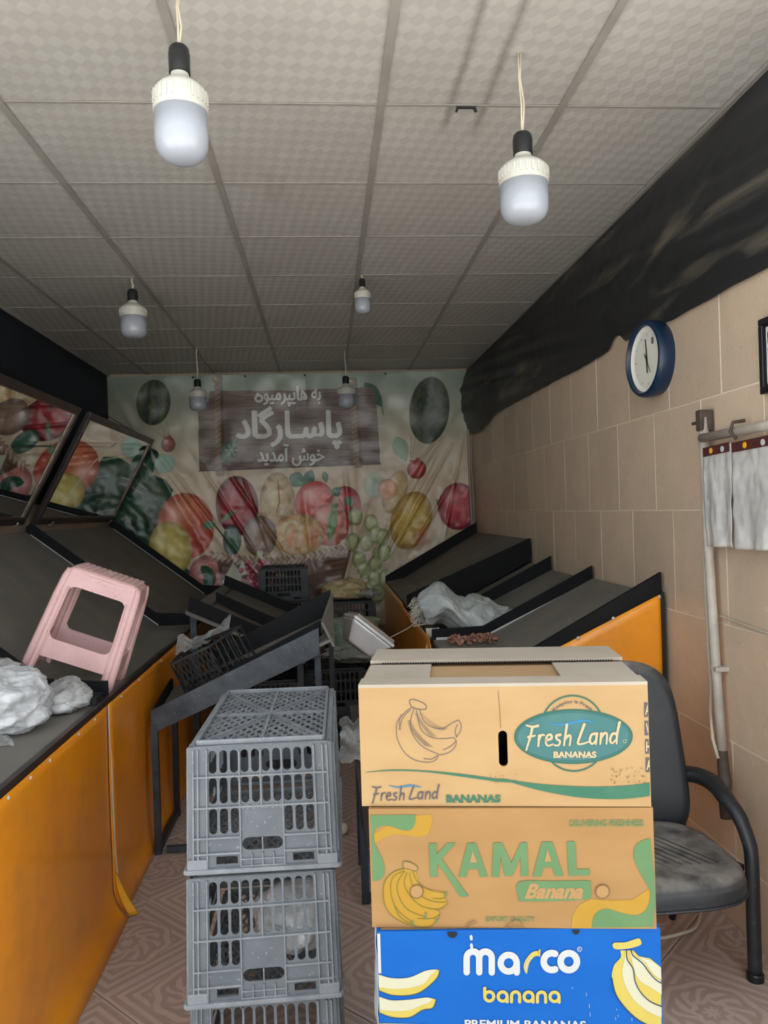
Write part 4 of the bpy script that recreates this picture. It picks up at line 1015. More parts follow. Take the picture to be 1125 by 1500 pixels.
F.text('white', 2, 'PREMIUM BANANAS', 682, 1489.5, 860, 1501, .025)
for xx, yy, w in ((664,1364,15),(845,1361,11)): F.poly('dark', 4, arc(xx, yy, w/2, 0, 180, 10, w*.55))
for k in range(14):
    xx = random.uniform(760,960); yy = random.uniform(1440,1490); F.stroke('white', 1, [(xx,yy),(xx+.3,yy+random.uniform(2,7))], .5)
F.build(t, INK, NAMES)
obj('torn_liner', MB().grid(6, 14, lambda u, v: (-W/2-.001-.012*u*(.5+.7*v)-.004*pn(v*5,u*3), -.165+.12*u, .222-.22*v)), mat('grey_liner', lin((150,158,160)), lin((170,176,176)), rough=.4, scale=20), t, smooth=True, solid=.001)
# --- KAMAL box
t, W = carton('brown banana box with green KAMAL lettering between the other two printed boxes', (.0635,1.435), (.5765,1.36), .7265, .2205, .345, M_card2)
walls(t, W, .345, .2205, M_card2); obj('lid', MB().box((0,0,.217), (W-.014,.33,.006)), M_card2, t)
F = Face2((537,1184),(955,1185),(545,1362),(965,1363), W, .2205, .345)
b3 = Z(520,1170,4.5); b4 = Z(740,1170,4.5)
F.poly('kyel', 0, b3((200,180),(395,110),(500,100),(510,150),(480,240),(420,255),(330,240),(260,235),(200,250),(140,290),(118,300),(115,230)))
F.poly('kgreen', 1, b3((92,103),(395,103))+spline(b3((395,103),(392,160),(370,200),(330,210),(270,195),(205,175),(150,182),(118,215),(115,260),(135,320),(175,400),(192,460),(185,515),(150,545),(112,550)), 5))
F.poly('kyel', 0, b4((455,865),(460,780),(500,710),(580,670),(700,680),(850,675),(960,600),(985,640),(990,700),(980,865)))
F.poly('kgreen', 1, spline(b4((955,268),(900,285),(860,320),(850,380),(870,450),(920,540),(955,600),(962,660),(945,730),(900,770),(840,775),(760,755),(690,735),(640,745),(600,785),(588,860)), 5)+b4((985,855),(1000,700),(985,500)))
K = lambda pts: F.poly('kgreen', 2, pts)
K(b3((488,297),(538,294),(540,370),(612,294),(668,292),(575,400),(760,652),(704,655),(600,500),(545,430),(548,520),(500,522)))
K(b3((690,522),(745,295),(800,293),(885,520),(832,521),(822,470),(752,470),(740,521)))
F.poly('tan', 3, b3((764,424),(780,345),(812,424)))
K(b3((912,522),(918,294),(975,293),(1040,430),(1100,292))+b4((150,290),(165,516),(115,517),(110,390),(58,515),(8,515))+b3((968,380),(962,522)))
K(b4((192,520),(248,289),(318,289),(394,515),(338,516),(322,458),(262,460),(248,518)))
F.poly('tan', 3, b4((268,420),(286,335),(315,418)))
K(b4((413,288),(467,287),(480,472),(567,470),(568,512),(430,515)))
F.poly('kgreen', 2, spline(b4((100,555),(330,550),(560,548),(572,570),(578,650),(540,672),(340,682),(120,684),(105,665)), 3, True))
F.text('tan', 3, 'Banana', 740+140/4.5, 1170+565/4.5, 740+528/4.5, 1170+668/4.5, .045, .35)
F.text('kgreen', 2, 'DELIVERING FRESHNESS', 740+430/4.5, 1170+145/4.5, 740+908/4.5, 1170+188/4.5, .02)
F.text('kgreen', 2, 'EXPORT QUALITY', 520+878/4.5, 1170+787/4.5, 740+213/4.5, 1170+825/4.5, .015)
# banana hand in mustard with green outlines
F.poly('kyel', 1, spline(b3((325,465),(250,490),(195,550),(185,640),(205,730),(270,800),(390,850),(490,855),(545,820),(570,770),(560,745),(620,700),(600,665),(612,630),(560,615),(470,600),(430,570),(395,480)), 5, True))
for q in (((325,480),(250,520),(235,620),(280,740),(390,830)), ((330,480),(280,560),(290,650),(350,740),(470,790)), ((345,490),(325,560),(360,640),(440,715),(560,745)), ((360,490),(375,560),(430,640),(520,685),(615,690)), ((380,480),(420,560),(500,610),(612,630)),
          ((325,465),(250,490),(195,550),(185,640),(205,730),(270,800),(390,850),(490,855),(545,820),(570,770)), ((250,680),(300,790),(400,845)), ((570,770),(520,800),(420,800)), ((620,700),(570,735),(500,735)), ((612,632),(590,665),(520,665))):
    F.stroke('kline', 3, spline(b3(*q), 5), .9)
F.poly('tan', 2, spline(b3((320,415),(370,425),(412,455),(405,480),(360,470),(318,455)), 4, True)); F.stroke('kline', 3, spline(b3((320,415),(370,425),(412,455),(405,480),(360,470),(318,455),(320,415)), 4), .9)
for q in ((475,760,470,800),(385,815,390,848),(545,800,540,825),(610,625,600,645)): F.stroke('kgreen', 4, b3((q[0],q[1]),(q[2],q[3])), 2.2)
for cx, cy in ((520+410/4.5,1170+618/4.5),(740+652/4.5,1170+618/4.5)):
    F.poly('tan', 4, arc(cx, cy, 9.5, 0, 350, 20)); F.stroke('brown', 5, arc(cx, cy, 9.8, 0, 360, 24), 1.1)
for q in (((735,865),(760,825),(800,808),(820,822),(780,835),(750,862)), ((1005,860),(1030,830),(1075,800),(1110,820),(1130,850),(1060,845),(1010,862))): F.stroke('brown', 5, b3(*q), 1.0)
F.build(t, INK, NAMES)
# --- Fresh Land box, open at the top
D1, H1 = .342, .2215
t, W = carton('tan banana box printed Fresh Land, open topped, on top of the stack', (.052,1.447), (.574,1.361), .9485, H1, D1, M_card1)
F = Face2((525,1008),(948,1003),(530,1181),(957,1183), W, H1, D1)
hu, hv = F.uv(741, 1097); walls(t, W, D1, H1, M_card1, hole=((hu-.5)*W, (1-hv)*H1, .011, .037))
obj('top_flap', MB().box((0, -D1/2+.028, H1+.003), (W, .056, .006)), M_card1t, t)
obj('top_flap', MB().box((0, D1/2-.075, H1+.009), (W-.006, .150, .006), Matrix.Rotation(-.02, 3, 'X')), M_card1t, t)
obj('side_flap', MB().box((-W/2+.068, -.005, H1+.002), (.128, .205, .005)), M_card1t, t)
obj('side_flap', MB().box((W/2-.075, -.005, H1+.002), (.142, .205, .005)), M_card1t, t)
cg = MB()
for k in range(90): cg.box((-W/2+.03+k*(W-.05)/90, D1/2-.1508, H1+.0075), (.0028,.001,.0035))
obj('corrugated_edge', cg, M_dark, t)
obj('inner_panel', MB().box((0, -.03, H1-.004), (W-.02, .18, .004), Matrix.Rotation(.02, 3, 'X')), M_cardin, t)
a1 = Z(510,940,4.5); a2 = Z(720,940,4.5)
# banana line drawing
for q in (((435,430),(390,460),(335,520),(325,580),(335,650),(380,730),(450,780),(540,795),(590,780),(608,745),(590,735)), ((445,440),(425,500),(420,560),(440,620),(500,690),(590,735)), ((460,450),(475,530),(500,590),(560,630),(640,640),(710,632)), ((480,445),(510,520),(570,565),(640,570),(700,535),(742,517)), ((742,517),(760,550),(755,590),(728,630)), ((710,632),(728,660),(715,700),(670,735),(608,748)), ((735,545),(720,590),(728,628)), ((640,715),(690,690),(722,660)), ((510,770),(560,775),(600,752)), ((420,450),(370,500),(345,580)), ((360,480),(345,530),(352,580))):
    F.stroke('grey', 1, spline(a1(*q), 5), .95)
F.stroke('grey', 1, spline(a1((415,385),(440,380),(500,400),(527,425),(520,445),(480,445),(430,430),(415,400),(415,385)), 4), 1.1)
for k in range(22):   # hatching
    tt = k/21; x0 = 378+tt**1.6*120; y0 = 520+tt*170; F.stroke('grey', 1, a1((x0+24-10*tt,y0-8*tt),(x0+46+26*tt,y0+4*tt)), .5)
for k in range(20):
    tt = k/19; F.stroke('grey', 1, a1((450+60*tt+40*tt*tt,470+150*tt),(472+62*tt+60*tt*tt,476+146*tt)), .45)
for k in range(18):
    tt = k/17; F.stroke('grey', 1, a1((486+150*tt,480+105*math.sin(tt*1.5)),(500+165*tt,470+100*math.sin(tt*1.5))), .45)
# green wave
up = spline(a1((115,860),(300,843),(520,850),(760,872),(1000,905)), 5)+spline(a2((100,905),(340,940),(650,958),(900,952),(1052,932)), 5); dn = spline(a2((1055,1022),(860,1042),(600,1030),(350,985),(150,930)), 5)+spline(a1((1000,925),(760,890),(520,860),(300,852),(115,862)), 5)
F.poly('green', 1, up+dn)
# logo
cx, cy = 720+552/4.5, 940+625/4.5
F.poly('dgreen', 1, arc(cx, cy+.3, 386/4.5, 0, 354, 60, 182/4.5)); F.poly('teal', 2, arc(cx, cy+.3, 374/4.5, 0, 354, 60, 170/4.5)); F.stroke('dgreen', 3, arc(cx, cy+.3, 366/4.5, 0, 360, 60, 162/4.5), .8)
F.stroke('dgreen', 1, arc(720+545/4.5, 940+555/4.5, 200/4.5, 207, 333, 30), 2.4); F.stroke('dgreen', 1, arc(720+560/4.5, 940+655/4.5, 200/4.5, 42, 138, 24), 2.4)
v, f = text_mesh('Keeping it Fresh', 1, .015); mx = max(p[0] for p in v)
rr = 34.5; F.tris('grey', 2, [(720+545/4.5 + (rr+p[1]*6.6)*math.sin((p[0]/mx-.5)*1.78), 940+560/4.5 - (rr+p[1]*6.6)*math.cos((p[0]/mx-.5)*1.78)) for p in v], f)
F.poly('blue', 3, spline(a2((390,525),(450,540),(540,525),(620,510),(695,528)), 6)+spline(a2((690,534),(620,528),(540,545),(450,553),(400,535)), 6))
FLs = [[(.55,1.02),(.30,.98),(.02,1.06)], [(.30,.98),(.2,.5),(.02,-.12)], [(.12,.5),(.42,.56)],                         # F
       [(.62,.55),(.58,.05)], [(.60,.38),(.72,.58),(.85,.56)],                                                       # r
       [(.92,.32),(1.18,.40),(1.15,.58),(.98,.52),(.92,.25),(1.02,.06),(1.24,.12)],                                      # e
       [(1.58,.56),(1.40,.52),(1.44,.36),(1.58,.24),(1.50,.06),(1.32,.08)],                                              # s
       [(1.88,1.02),(1.76,.05)], [(1.80,.36),(1.98,.52),(2.06,.42),(2.02,.05)],                                           # h
       [(2.68,1.02),(2.50,.5),(2.40,.12),(2.62,.10),(2.86,.18)],                                                        # L
       [(3.24,.56),(3.02,.52),(2.94,.24),(3.04,.08),(3.20,.22),(3.26,.56)], [(3.26,.56),(3.22,.06)],                        # a
       [(3.46,.56),(3.42,.06)], [(3.46,.40),(3.62,.58),(3.72,.48),(3.70,.06)],                                            # n
       [(4.14,.52),(3.96,.52),(3.86,.24),(3.96,.08),(4.12,.24)], [(4.28,1.06),(4.18,.5),(4.16,.06)]]                        # d
for st in FLs: F.stroke('cream', 4, spline([(774+x*31.5, 1095-y*31.0-x*1.0) for x, y in st], 4), 4.2, 2.6)
for st in FLs: F.stroke('grey', 2, spline([(545.5+x*23.5, 1174-y*20.5-x*.6) for x, y in st], 4), 2.5, 1.8)
def serif_text(key, lay, body, x0, y0, x1, y1):
    F.text(key, lay, body, x0, y0, x1, y1, .045)
    n = len(body); w = (x1-x0)/n
    for i, ch in enumerate(body):
        cx0 = x0+w*i
        if ch in 'AN':
            for q in (.14, .86): F.tris(key, lay, [(cx0+w*(q-.17), y1-.9), (cx0+w*(q+.17), y1-.9), (cx0+w*(q+.17), y1), (cx0+w*(q-.17), y1)], [(0,1,2,3)])
        if ch == 'N': F.tris(key, lay, [(cx0-w*.04, y0), (cx0+w*.24, y0), (cx0+w*.24, y0+.9), (cx0-w*.04, y0+.9)], [(0,1,2,3)])
serif_text('cream', 4, 'BANANAS', 720+425/4.5, 940+722/4.5, 720+704/4.5, 940+766/4.5)
serif_text('green', 2, 'BANANAS', 510+662/4.5, 940+1010/4.5, 510+1026/4.5, 940+1062/4.5)
F.stroke('cream', 4, arc(720+886/4.5, 940+655/4.5, 2.4, 0, 360, 12), .6)
F.poly('blue', 2, spline(a1((270,945),(340,955),(420,942),(495,958)), 5)+spline(a1((490,962),(420,955),(340,965),(275,950)), 5))
for k, ch in enumerate('AVHA'):
    x0, y0 = 943.6+k*1.2, 940+(400+k*122)/4.5; F.poly('grey', 1, [(x0,y0),(x0+8.5,y0),(x0+9,y0+21.5),(x0+.6,y0+21.5)]); F.text('cream', 2, ch, x0+1.6, y0+3.5, x0+8.2, y0+18, .03)
for k in range(46):
    xx = random.uniform(898,948); yy = random.uniform(1125,1149); F.stroke('brown', 3, [(xx,yy),(xx+random.uniform(-1,1.5),yy+random.uniform(-1,1.5))], random.uniform(.4,1.4))
for k in range(34):
    xx = random.uniform(722,762); yy = random.uniform(1131,1147); F.stroke('brown', 3, [(xx,yy),(xx,yy+random.uniform(.5,2))], .45)
F.stroke('brown', 1, [(733,1012),(735.5,1040),(737,1066)], .7)
F.build(t, INK, NAMES)
# ------------------------------------------------------------------ pink plastic stool leaning on the left shelf
M_pink = mat('pink_plastic', lin((228,188,186)), lin((214,172,172)), rough=.5, scale=8, speck=lin((186,142,144)))
def stool():
    t = thing('plastic_stool', 'pink plastic stool leaning on the left display shelf beside the bags', 'stool', (-1.062, 3.25, .832), rot=(0, math.radians(21.5), math.radians(4)))
    B, T, H, DB, DT = .345/2, .295/2, .462, .28/2, .225/2     # half sizes at the feet and at the top
    def leaf(face):      # one side: an arched panel with a window, foot gap and crossbar, mapped by face(u in -1..1, v)
        mb = MB()
        C = lambda u0, u1, v0, v1, hole=None: cell(mb, u0, u1, v0, v1, hole, face)
        rnd = lambda u0, u1, v0, v1, ru, rv: [p for cx, cy, a in ((u1-ru, v1-rv, 0), (u0+ru, v1-rv, 90), (u0+ru, v0+rv, 180), (u1-ru, v0+rv, 270)) for p in [(cx+ru*math.cos(math.radians(a+k*18)), cy+rv*math.sin(math.radians(a+k*18))) for k in range(6)]]
        # legs
        for s in (-1, 1):
            a, b = (-1, -.77) if s < 0 else (.77, 1)
            C(a, b, 0, .26)
        # crossbar with rounded gap above the feet
        C(-.77, .77, .24, .26); C(-1, 1, .26, .39)
        C(-1, 1, .39, .95, rnd(-.80, .80, .40, .87, .22, .12))
        C(-1, 1, .95, 1.0)
        return mb
    hw = lambda v: (B+(T-B)*v); hd = lambda v: (DB+(DT-DB)*v)
    rc = lambda u, v: 1-.05*max(0, v-.9)/.1*u*u
    for fn in (lambda u, v: (hw(v)*u*rc(u,v), -hd(v)*rc(1,v), v*H), lambda u, v: (-hw(v)*u*rc(u,v), hd(v)*rc(1,v), v*H), lambda u, v: (hw(v)*rc(1,v), hd(v)*u*rc(u,v), v*H), lambda u, v: (-hw(v)*rc(1,v), -hd(v)*u*rc(u,v), v*H)):
        obj('side_frame', leaf(fn), M_pink, t, solid=.007)
    # raised corner ribs running down each leg
    for sx in (-1, 1):
        for sy in (-1, 1):
            p = [(sx*(hw(v)*rc(1,v)-.004), sy*(hd(v)*rc(1,v)-.004), v*H) for v in (0, .25, .5, .75, .93, 1.0)]
            obj('leg', MB().tube(p, [.017,.017,.016,.016,.015,.013], 10), M_pink, t, smooth=True)
            for ax in (0, 1):
                q = [((sx*(hw(v)-.036), sy*(hd(v)+.003), v*H) if ax == 0 else (sx*(hw(v)+.003), sy*(hd(v)-.036), v*H)) for v in (.02,.3,.6,.86)]
                obj('rib', MB().tube(q, .005, 6), M_pink, t, smooth=True)
    # seat: rounded pan with an anti-slip dot pattern and a drain hole
    def top(u, v):
        x = (u*2-1); y = (v*2-1); e = max(abs(x), abs(y))
        k = 1-.06*(abs(x*y))**3
        return (x*T*1.0*k, y*DT*1.0*k, H+.012-.016*max(0, e-.82)/.18)
    obj('seat', MB().grid(22, 18, top), M_pink, t, smooth=True, solid=.006)
    dots = MB()
    for i in range(11):
        for j in range(9):
            x = (i/10*2-1)*T*.8; y = (j/8*2-1)*DT*.8; dots.box((x, y, H+.0165), (.014,.012,.003), Matrix.Rotation(PI/4, 3, 'Z'))
    obj('seat_dots', dots, mat('worn_seat', lin((206,174,168)), lin((190,160,156)), rough=.7, scale=14), t)
    obj('drain_hole', MB().lathe([(.012,0),(.012,.003),(.001,.003)], 14, Matrix.Translation((.0,0,H+.018))), M_slat, t)
stool()
# ------------------------------------------------------------------ plastic bags
def bag_mat(name, c, alpha, rough=.22, trans=0, bs=26, bst=.5):
    m, nt, b = newmat(name); v = coords(nt, 'Object')
    L(nt, mixc(nt, ramp(nt, noise(nt, v, 9, 4), .35, .7), c, tuple(min(1, x*1.25) for x in c)), b.inputs['Base Color'])
    b.inputs['Roughness'].default_value = rough; b.inputs['Specular IOR Level'].default_value = .8
    L(nt, mth(nt, 'ADD', alpha, mth(nt, 'MULTIPLY', ramp(nt, noise(nt, v, 14, 4), .4, .75), .35), clamp=True), b.inputs['Alpha'])
    bump(nt, b, noise(nt, v, bs, 3, .6, 1.2), bst, .02); return m
M_bagw = bag_mat('white_bag', lin((220,223,226)), .52, .12, bs=30, bst=.4)
M_bagc = bag_mat('clear_bag', lin((206,208,206)), .30, .15, bs=40, bst=.35)
M_bagg = bag_mat('dim_clear_bag', lin((150,152,150)), .45)
def crease(x, y, z, seed, f=1.9):
    q = Vector((x*f+seed, y*f-seed, z*f)); d = mnoise.voronoi(q)[0]; e = mnoise.voronoi(q*2.3)[0]
    return .28-.75*min(.5, d[1]-d[0])-.30*min(.5, e[1]-e[0])
def crumple(mb, c, d, seed, amp=.25, n=40, flatz=None, pts=None):
    """A crumpled closed lump of sheet; flattened on the plane z = flatz where given."""
    def f(u, v):
        th = 2*PI*u; ph = PI*v; x = math.sin(ph)*math.cos(th); y = math.sin(ph)*math.sin(th); z = math.cos(ph)
        w = 1+amp*(mnoise.noise(Vector((x*1.6+seed, y*1.6, z*1.6)))*.7+crease(x, y, z, seed))
        p = [c[0]+x*d[0]*w, c[1]+y*d[1]*w, c[2]+z*d[2]*w]
        if flatz is not None:
            fz = flatz(p[0], p[1]) if callable(flatz) else flatz
            p[2] = max(p[2], fz+.003+.002*u)
        return tuple(p)
    mb.grid(n, n//2+6, f); return mb
lsurf = lambda x, y: LZ if x > LX1 else LZ+(LX1-x)/(LX1-LX2)*(LZ2-LZ)
t = thing('grocery_bag', 'bulging white plastic bag lying on near end of the left shelf', 'plastic bag', (-1.06, 2.67, LZ))
obj('bag_body', crumple(MB(), (-1.10,2.65,.905), (.160,.18,.10), 3.1, .42, 120, lsurf), M_bagw, t, smooth=True)
obj('bag_handle', MB().grid(14, 10, lambda u, v: (-1.21+.14*v+.02*pn(u*4,v*3,1), 2.72+.12*u, 1.02+.035*math.sin(PI*u)+.02*pn(u*5,v*4)-.05*v)), M_bagc, t, smooth=True)
obj('loose_corner', MB().grid(10, 10, lambda u, v: (-.97-.05*u-.05*v, 2.44+.10*u, LZ+.004+.03*v*u+.012*abs(pn(u*4,v*4,9)))), M_bagc, t, smooth=True)
t = thing('clear_bag', 'small crumpled clear plastic bag between the white bag and pink stool', 'plastic bag', (-.96, 2.85, LZ))
obj('bag_body', crumple(MB(), (-.945,2.87,.868), (.075,.085,.06), 8.4, .45, 80, lsurf), M_bagc, t, smooth=True)
obj('bag_lining', crumple(MB(), (-.96,2.84,.85), (.058,.07,.034), 5.2, .3, 30, lsurf), M_bagw, t, smooth=True)
# small black punnet under the stool's foot
t = thing('black_punnet', 'small black plastic punnet under the stool leg at shelf edge', 'punnet', (-.93, 2.96, LZ))
pm = MB()
for s in (-1, 1):
    pm.box((-.925, 2.965+s*.045, LZ+.016), (.12,.004,.03)); pm.box((-.925+s*.06, 2.965, LZ+.016), (.004,.09,.03))
obj('walls', pm, M_crateb, t); gr = MB()
for k in range(7): gr.box((-.979+.018*k, 2.965, LZ+.004), (.004,.09,.004))
obj('base_grid', gr, M_crateb, t)
# ------------------------------------------------------------------ woven sack and scraps on the right shelf
def rsurf(x, y):
    zf, zw = (.83, 1.11) if y < 5.16 else (.86, 1.28)
    return zf if x < RX1 else zf+(x-RX1)/(RX2-RX1)*(zw-zf)
def sack_mat():
    m, nt, b = newmat('woven_sack'); v = coords(nt, 'Object')
    w = N(nt, 'ShaderNodeTexWave'); L(nt, v, w.inputs[0]); w.inputs['Scale'].default_value = 60; w.inputs['Distortion'].default_value = 1.5
    c = mixc(nt, ramp(nt, noise(nt, v, 6, 4), .35, .7), lin((196,204,202)), lin((168,178,178))); c = mixc(nt, mth(nt, 'MULTIPLY', w.outputs[1], .2), c, lin((150,160,160)))
    L(nt, c, b.inputs['Base Color']); b.inputs['Roughness'].default_value = .6; bump(nt, b, noise(nt, v, 22, 4), .5, .012); return m
M_sack = sack_mat()
t = thing('woven_sack', 'empty frayed white woven sack draped over right shelf dividers', 'sack', (.74, 4.25, .84))
def sk(u, v):
    th = 2*PI*u; x = .50+.50*v; rr = .085+.07*math.sin(PI*min(1, v*1.15))**.7-.05*v
    y = 4.22+(.05+rr*1.5)*math.cos(th)+.03*pn(v*3,u*3,2); z = .955-.05*v+rr*.8*math.sin(th)+.025*pn(v*4,math.cos(th)*2,math.sin(th)*2+4)+.02*math.sin(v*9)*.5
    z += .045*math.exp(-((v-.22)/.13)**2)-.03*math.exp(-((v-.5)/.10)**2)
    k_ = crease(v*2.2, math.cos(th)*.8, math.sin(th)*.8, 2.7, 2.2)*.05
    return (x+.02*math.sin(th*2), y+k_*math.cos(th), max(z+k_*math.sin(th), rsurf(x, y)+.012))
obj('sack_body', MB().grid(90, 90, sk), M_sack, t, smooth=True)
fb = MB(); rq = random.Random(3)
for k in range(60):
    y = 4.22+rq.uniform(-.14,.06); z = .96+rq.uniform(-.07,.05); l = rq.uniform(.02,.06)
    fb.tube([(.52,y,z),(.50-l*.6,y-.01,z+rq.uniform(-.01,.01)),(.50-l,y-.02,z-rq.uniform(.0,.03))], .002, 4)
for k in range(14):
    x = .53+rq.uniform(-.02,.07); l = rq.uniform(.05,.17); fb.tube([(x,4.08,.87),(x+.005,4.06,.87-l*.5),(x+rq.uniform(-.01,.012),4.06,.87-l)], .0032, 4)
fb.tube([(.50,4.1,.93),(.42,4.05,.88),(.30,4.02,.83)], .0015, 4)
obj('frayed_fringe', fb, mat('frayed_thread', lin((206,200,186)), rough=.7), t)
sc = MB(); 
for k in range(150):
    x = rq.uniform(.60,.84); y = rq.uniform(3.72,3.93); s = rq.uniform(.006,.016)
    sc.box((x, y, .832+s*.6+rq.uniform(0,.018)), (s*1.6,s,s*.5), Euler((rq.uniform(-1,1),rq.uniform(-1,1),rq.uniform(0,6))).to_matrix())
o = obj('onion_skins', sc, mat('onion_skin', lin((128,74,56)), lin((176,140,120)), rough=.6, scale=40)); relocate(o, (.72,3.82,.832)); o['kind'] = 'stuff'; o['label'] = 'scattered brown onion skins on the near tray of the right shelf'; o['category'] = 'onion skins'
# ------------------------------------------------------------------ tilted silver box, its post, bags around it
M_silver = mat('brushed_steel', lin((228,230,231)), lin((212,214,216)), rough=.3, metal=.25, scale=8)
M_lid = mat('grey_lid', lin((152,142,132)), lin((166,156,146)), rough=.5, scale=6)
sb = thing('metal_scale_box', 'tilted silver metal box with grey slotted lid behind the top banana box', 'metal box', (.125, 4.05, .775), rot=(math.radians(-6), math.radians(40), math.radians(6)))
Wd, Dp = .13, .14
obj('steel_pan', MB().add([(-.07,-.09,.02),(.07,-.09,.02),(.07,.09,.02),(-.07,.09,.02),(-Wd,-Dp,.125),(Wd,-Dp,.125),(Wd,Dp,.125),(-Wd,Dp,.125)], [(0,3,2,1),(4,5,6,7),(0,1,5,4),(1,2,6,5),(2,3,7,6),(3,0,4,7)]), M_silver, sb, bevel=.012)
obj('flange', MB().box((0,0,.134), (.26,.29,.018)), M_silver, sb, bevel=.006)
obj('lid', MB().box((0,0,.152), (.245,.27,.018)), M_lid, sb, bevel=.014)
for k in range(5): obj('slot', MB().box((-.08+.04*k, -.03, .1625), (.018,.008,.002)), M_slat, sb)
ps = thing('slotted_post', 'galvanised slotted steel post standing under the silver box', 'post', (.235, 4.05, 0))
obj('post', MB().box((.235,4.05,.385), (.034,.034,.77)), M_silver, ps)
pl = MB()
for k in range(14): pl.box((.235, 4.0325, .10+.05*k), (.008,.002,.02))
obj('slots', pl, M_dark, ps); obj('foot_plate', MB().box((.235,4.05,.004), (.09,.09,.008)), M_metal, ps)
# black crates stacked at the back of the aisle
BG = 'black crates at the back of the aisle'
k0 = crate('black_crate', 'black crate on the floor behind the tray stand, below another one', BG, .40, .50, .26, M_crateb, (.02,5.0,0), .02, plate=False)
for lab, x, y, z in (('black crate under the silver box, second in its stack', .03,5.0,.264), ('black crate on the floor against the banner', -.36,6.55,0), ('black crate second up against the banner', -.36,6.55,.264), ('black crate third up against the banner', -.36,6.55,.528),
                      ('black crate seen just before the printed pomegranate, topmost against the banner', -.36,6.55,.70), ('black crate on floor under yellowed bag', .17,6.3,0), ('black crate second up beneath the yellowed bag', .17,6.3,.264), ('black crate topmost beneath the yellowed bag', .17,6.3,.50),
                      ('black crate on the floor under the wedge display', -.38,4.75,0), ('black crate upper one under the wedge display', -.38,4.75,.264)):
    if z in (.70,): z = .792
    if z == .50: z = .528
    c = copy_tree(k0); c.location = (x, y, z); c['label'] = lab
# the small tilted crate lying in the tray
tc = thing('small_black_crate', 'small black lattice crate lying tilted in the tray stand', 'crate', (-.535, 3.74, tz(-.535,3.74)+.010), rot=(math.radians(7), math.radians(-23.5), math.radians(-8)))
def side(mbx, p0, p1, h, n, lat):
    a = Vector(p0); b = Vector(p1)
    mbx.bar(a+Vector((0,0,.006)), b+Vector((0,0,.006)), .008, .012); mbx.bar(a+Vector((0,0,h-.006)), b+Vector((0,0,h-.006)), .010, .012)
    for k in range(n+1): q = a.lerp(b, k/n); mbx.bar(q, q+Vector((0,0,h)), .006, .006, (0,1,.01))
    if lat:
        for k in range(lat): 
            q = a.lerp(b, k/lat); w = a.lerp(b, min(1, (k+2)/lat)); mbx.bar(q+Vector((0,0,.01)), w+Vector((0,0,h-.01)), .004,.004); mbx.bar(w+Vector((0,0,.01)), q+Vector((0,0,h-.01)), .004,.004)
    return mbx
for p0, p1, n, lat in (((-.125,-.13,0),(.075,-.13,0),2,9), ((.075,-.13,0),(.20,.03,0),6,0), ((.20,.03,0),(-.125,.13,0),4,6), ((-.125,.13,0),(-.125,-.13,0),4,6)):
    obj('side_panel', side(MB(), p0, p1, .175, n, lat), M_crateb, tc)
bt = MB()
for k in range(10): bt.box((-.115+k*.022, 0, .004), (.005,.24 if k < 8 else .12,.005))
obj('base_grid', bt, M_crateb, tc)
t = thing('clear_liner_bag', 'crumpled clear plastic liner spilling from the small tilted crate', 'plastic bag', (-.62,3.84,.80))
def lin_(u, v):
    return (-.745+.26*u+.01*v, 3.80+.04*v+.02*pn(u*4,v*3,2), .83+.10*u+.095*v+.02*pn(u*6,v*4,5)-.05*math.sin(PI*u)*v)
obj('bag_sheet', MB().grid(30, 14, lin_), M_bagg, t, smooth=True)
t = thing('yellowed_bag', 'yellowed clear plastic bag lying before the printed grapes', 'plastic bag', (.16,6.3,.80))
obj('bag_body', crumple(MB(), (.15,6.3,.865), (.20,.15,.085), 6.2, .4, 50, .80), bag_mat('yellow_bag', lin((206,190,140)), .6), t, smooth=True)
obj('bag_tail', crumple(MB(), (.33,6.2,.845), (.09,.07,.04), 2.2, .5, 30, .80), M_bagg, t, smooth=True)
t = thing('green_tub', 'pale green round tub wrapped in film behind the silver box', 'tub', (.16,5.05,.535))
o = obj('tub', MB().lathe([(.12,.535),(.15,.60),(.165,.77),(.17,.785),(.172,.795),(.16,.80),(.05,.805),(.001,.805)], 30, Matrix.Translation((.17,5.05,0))), bag_mat('green_film', lin((130,150,132)), .8), t); shade_auto(o)
obj('film', crumple(MB(), (.13,4.93,.60), (.17,.08,.05), 4.4, .5, 36, .535), M_bagg, t, smooth=True)
# ------------------------------------------------------------------ brown low table between aisle and boxes
M_brown = mat('dark_brown_board', lin((66,58,54)), lin((48,42,40)), rough=.6, scale=5)
t = thing('low_brown_table', 'dark brown low table half hidden behind the banana boxes', 'table', (.30,3.1,0))
obj('table_top', MB().box((.30,3.12,.655), (.44,.40,.03)), M_brown, t)
obj('skirt_panel', MB().prism([(.075,2.935,.64),(.52,2.935,.64),(.52,2.935,.22),(.12,2.935,.22)], (0,.012,0)), M_brown, t)
for x, y in ((.11,2.96),(.49,2.96),(.11,3.29),(.49,3.29)): obj('leg', MB().box((x,y,.32), (.03,.03,.64)), M_metal, t)
obj('foot_bar', MB().box((.30,2.96,.02), (.35,.025,.025)), M_metal, t)
t = thing('thin_clear_bag', 'thin clear bag hanging over the corner of the low brown table', 'plastic bag', (.14,2.98,.675))
obj('bag_sheet', MB().grid(16, 16, lambda u, v: (.03+.2*u+.015*pn(u*4,v*5), 2.925+.03*pn(u*3,v*3,4)-.02+.12*max(0,1-v*3.0), .69+.03*pn(u*5,v*2)-.13*max(0, v-.33)/.67)), M_bagg, t, smooth=True)
def ball(name, label, c, r, m):
    o = obj(name, crumple(MB(), c, (r,r,r*.95), c[0]*9, .05, 18), m, smooth=True); return tag(relocate(o, (c[0],c[1],c[2]-r)), label, 'garlic')
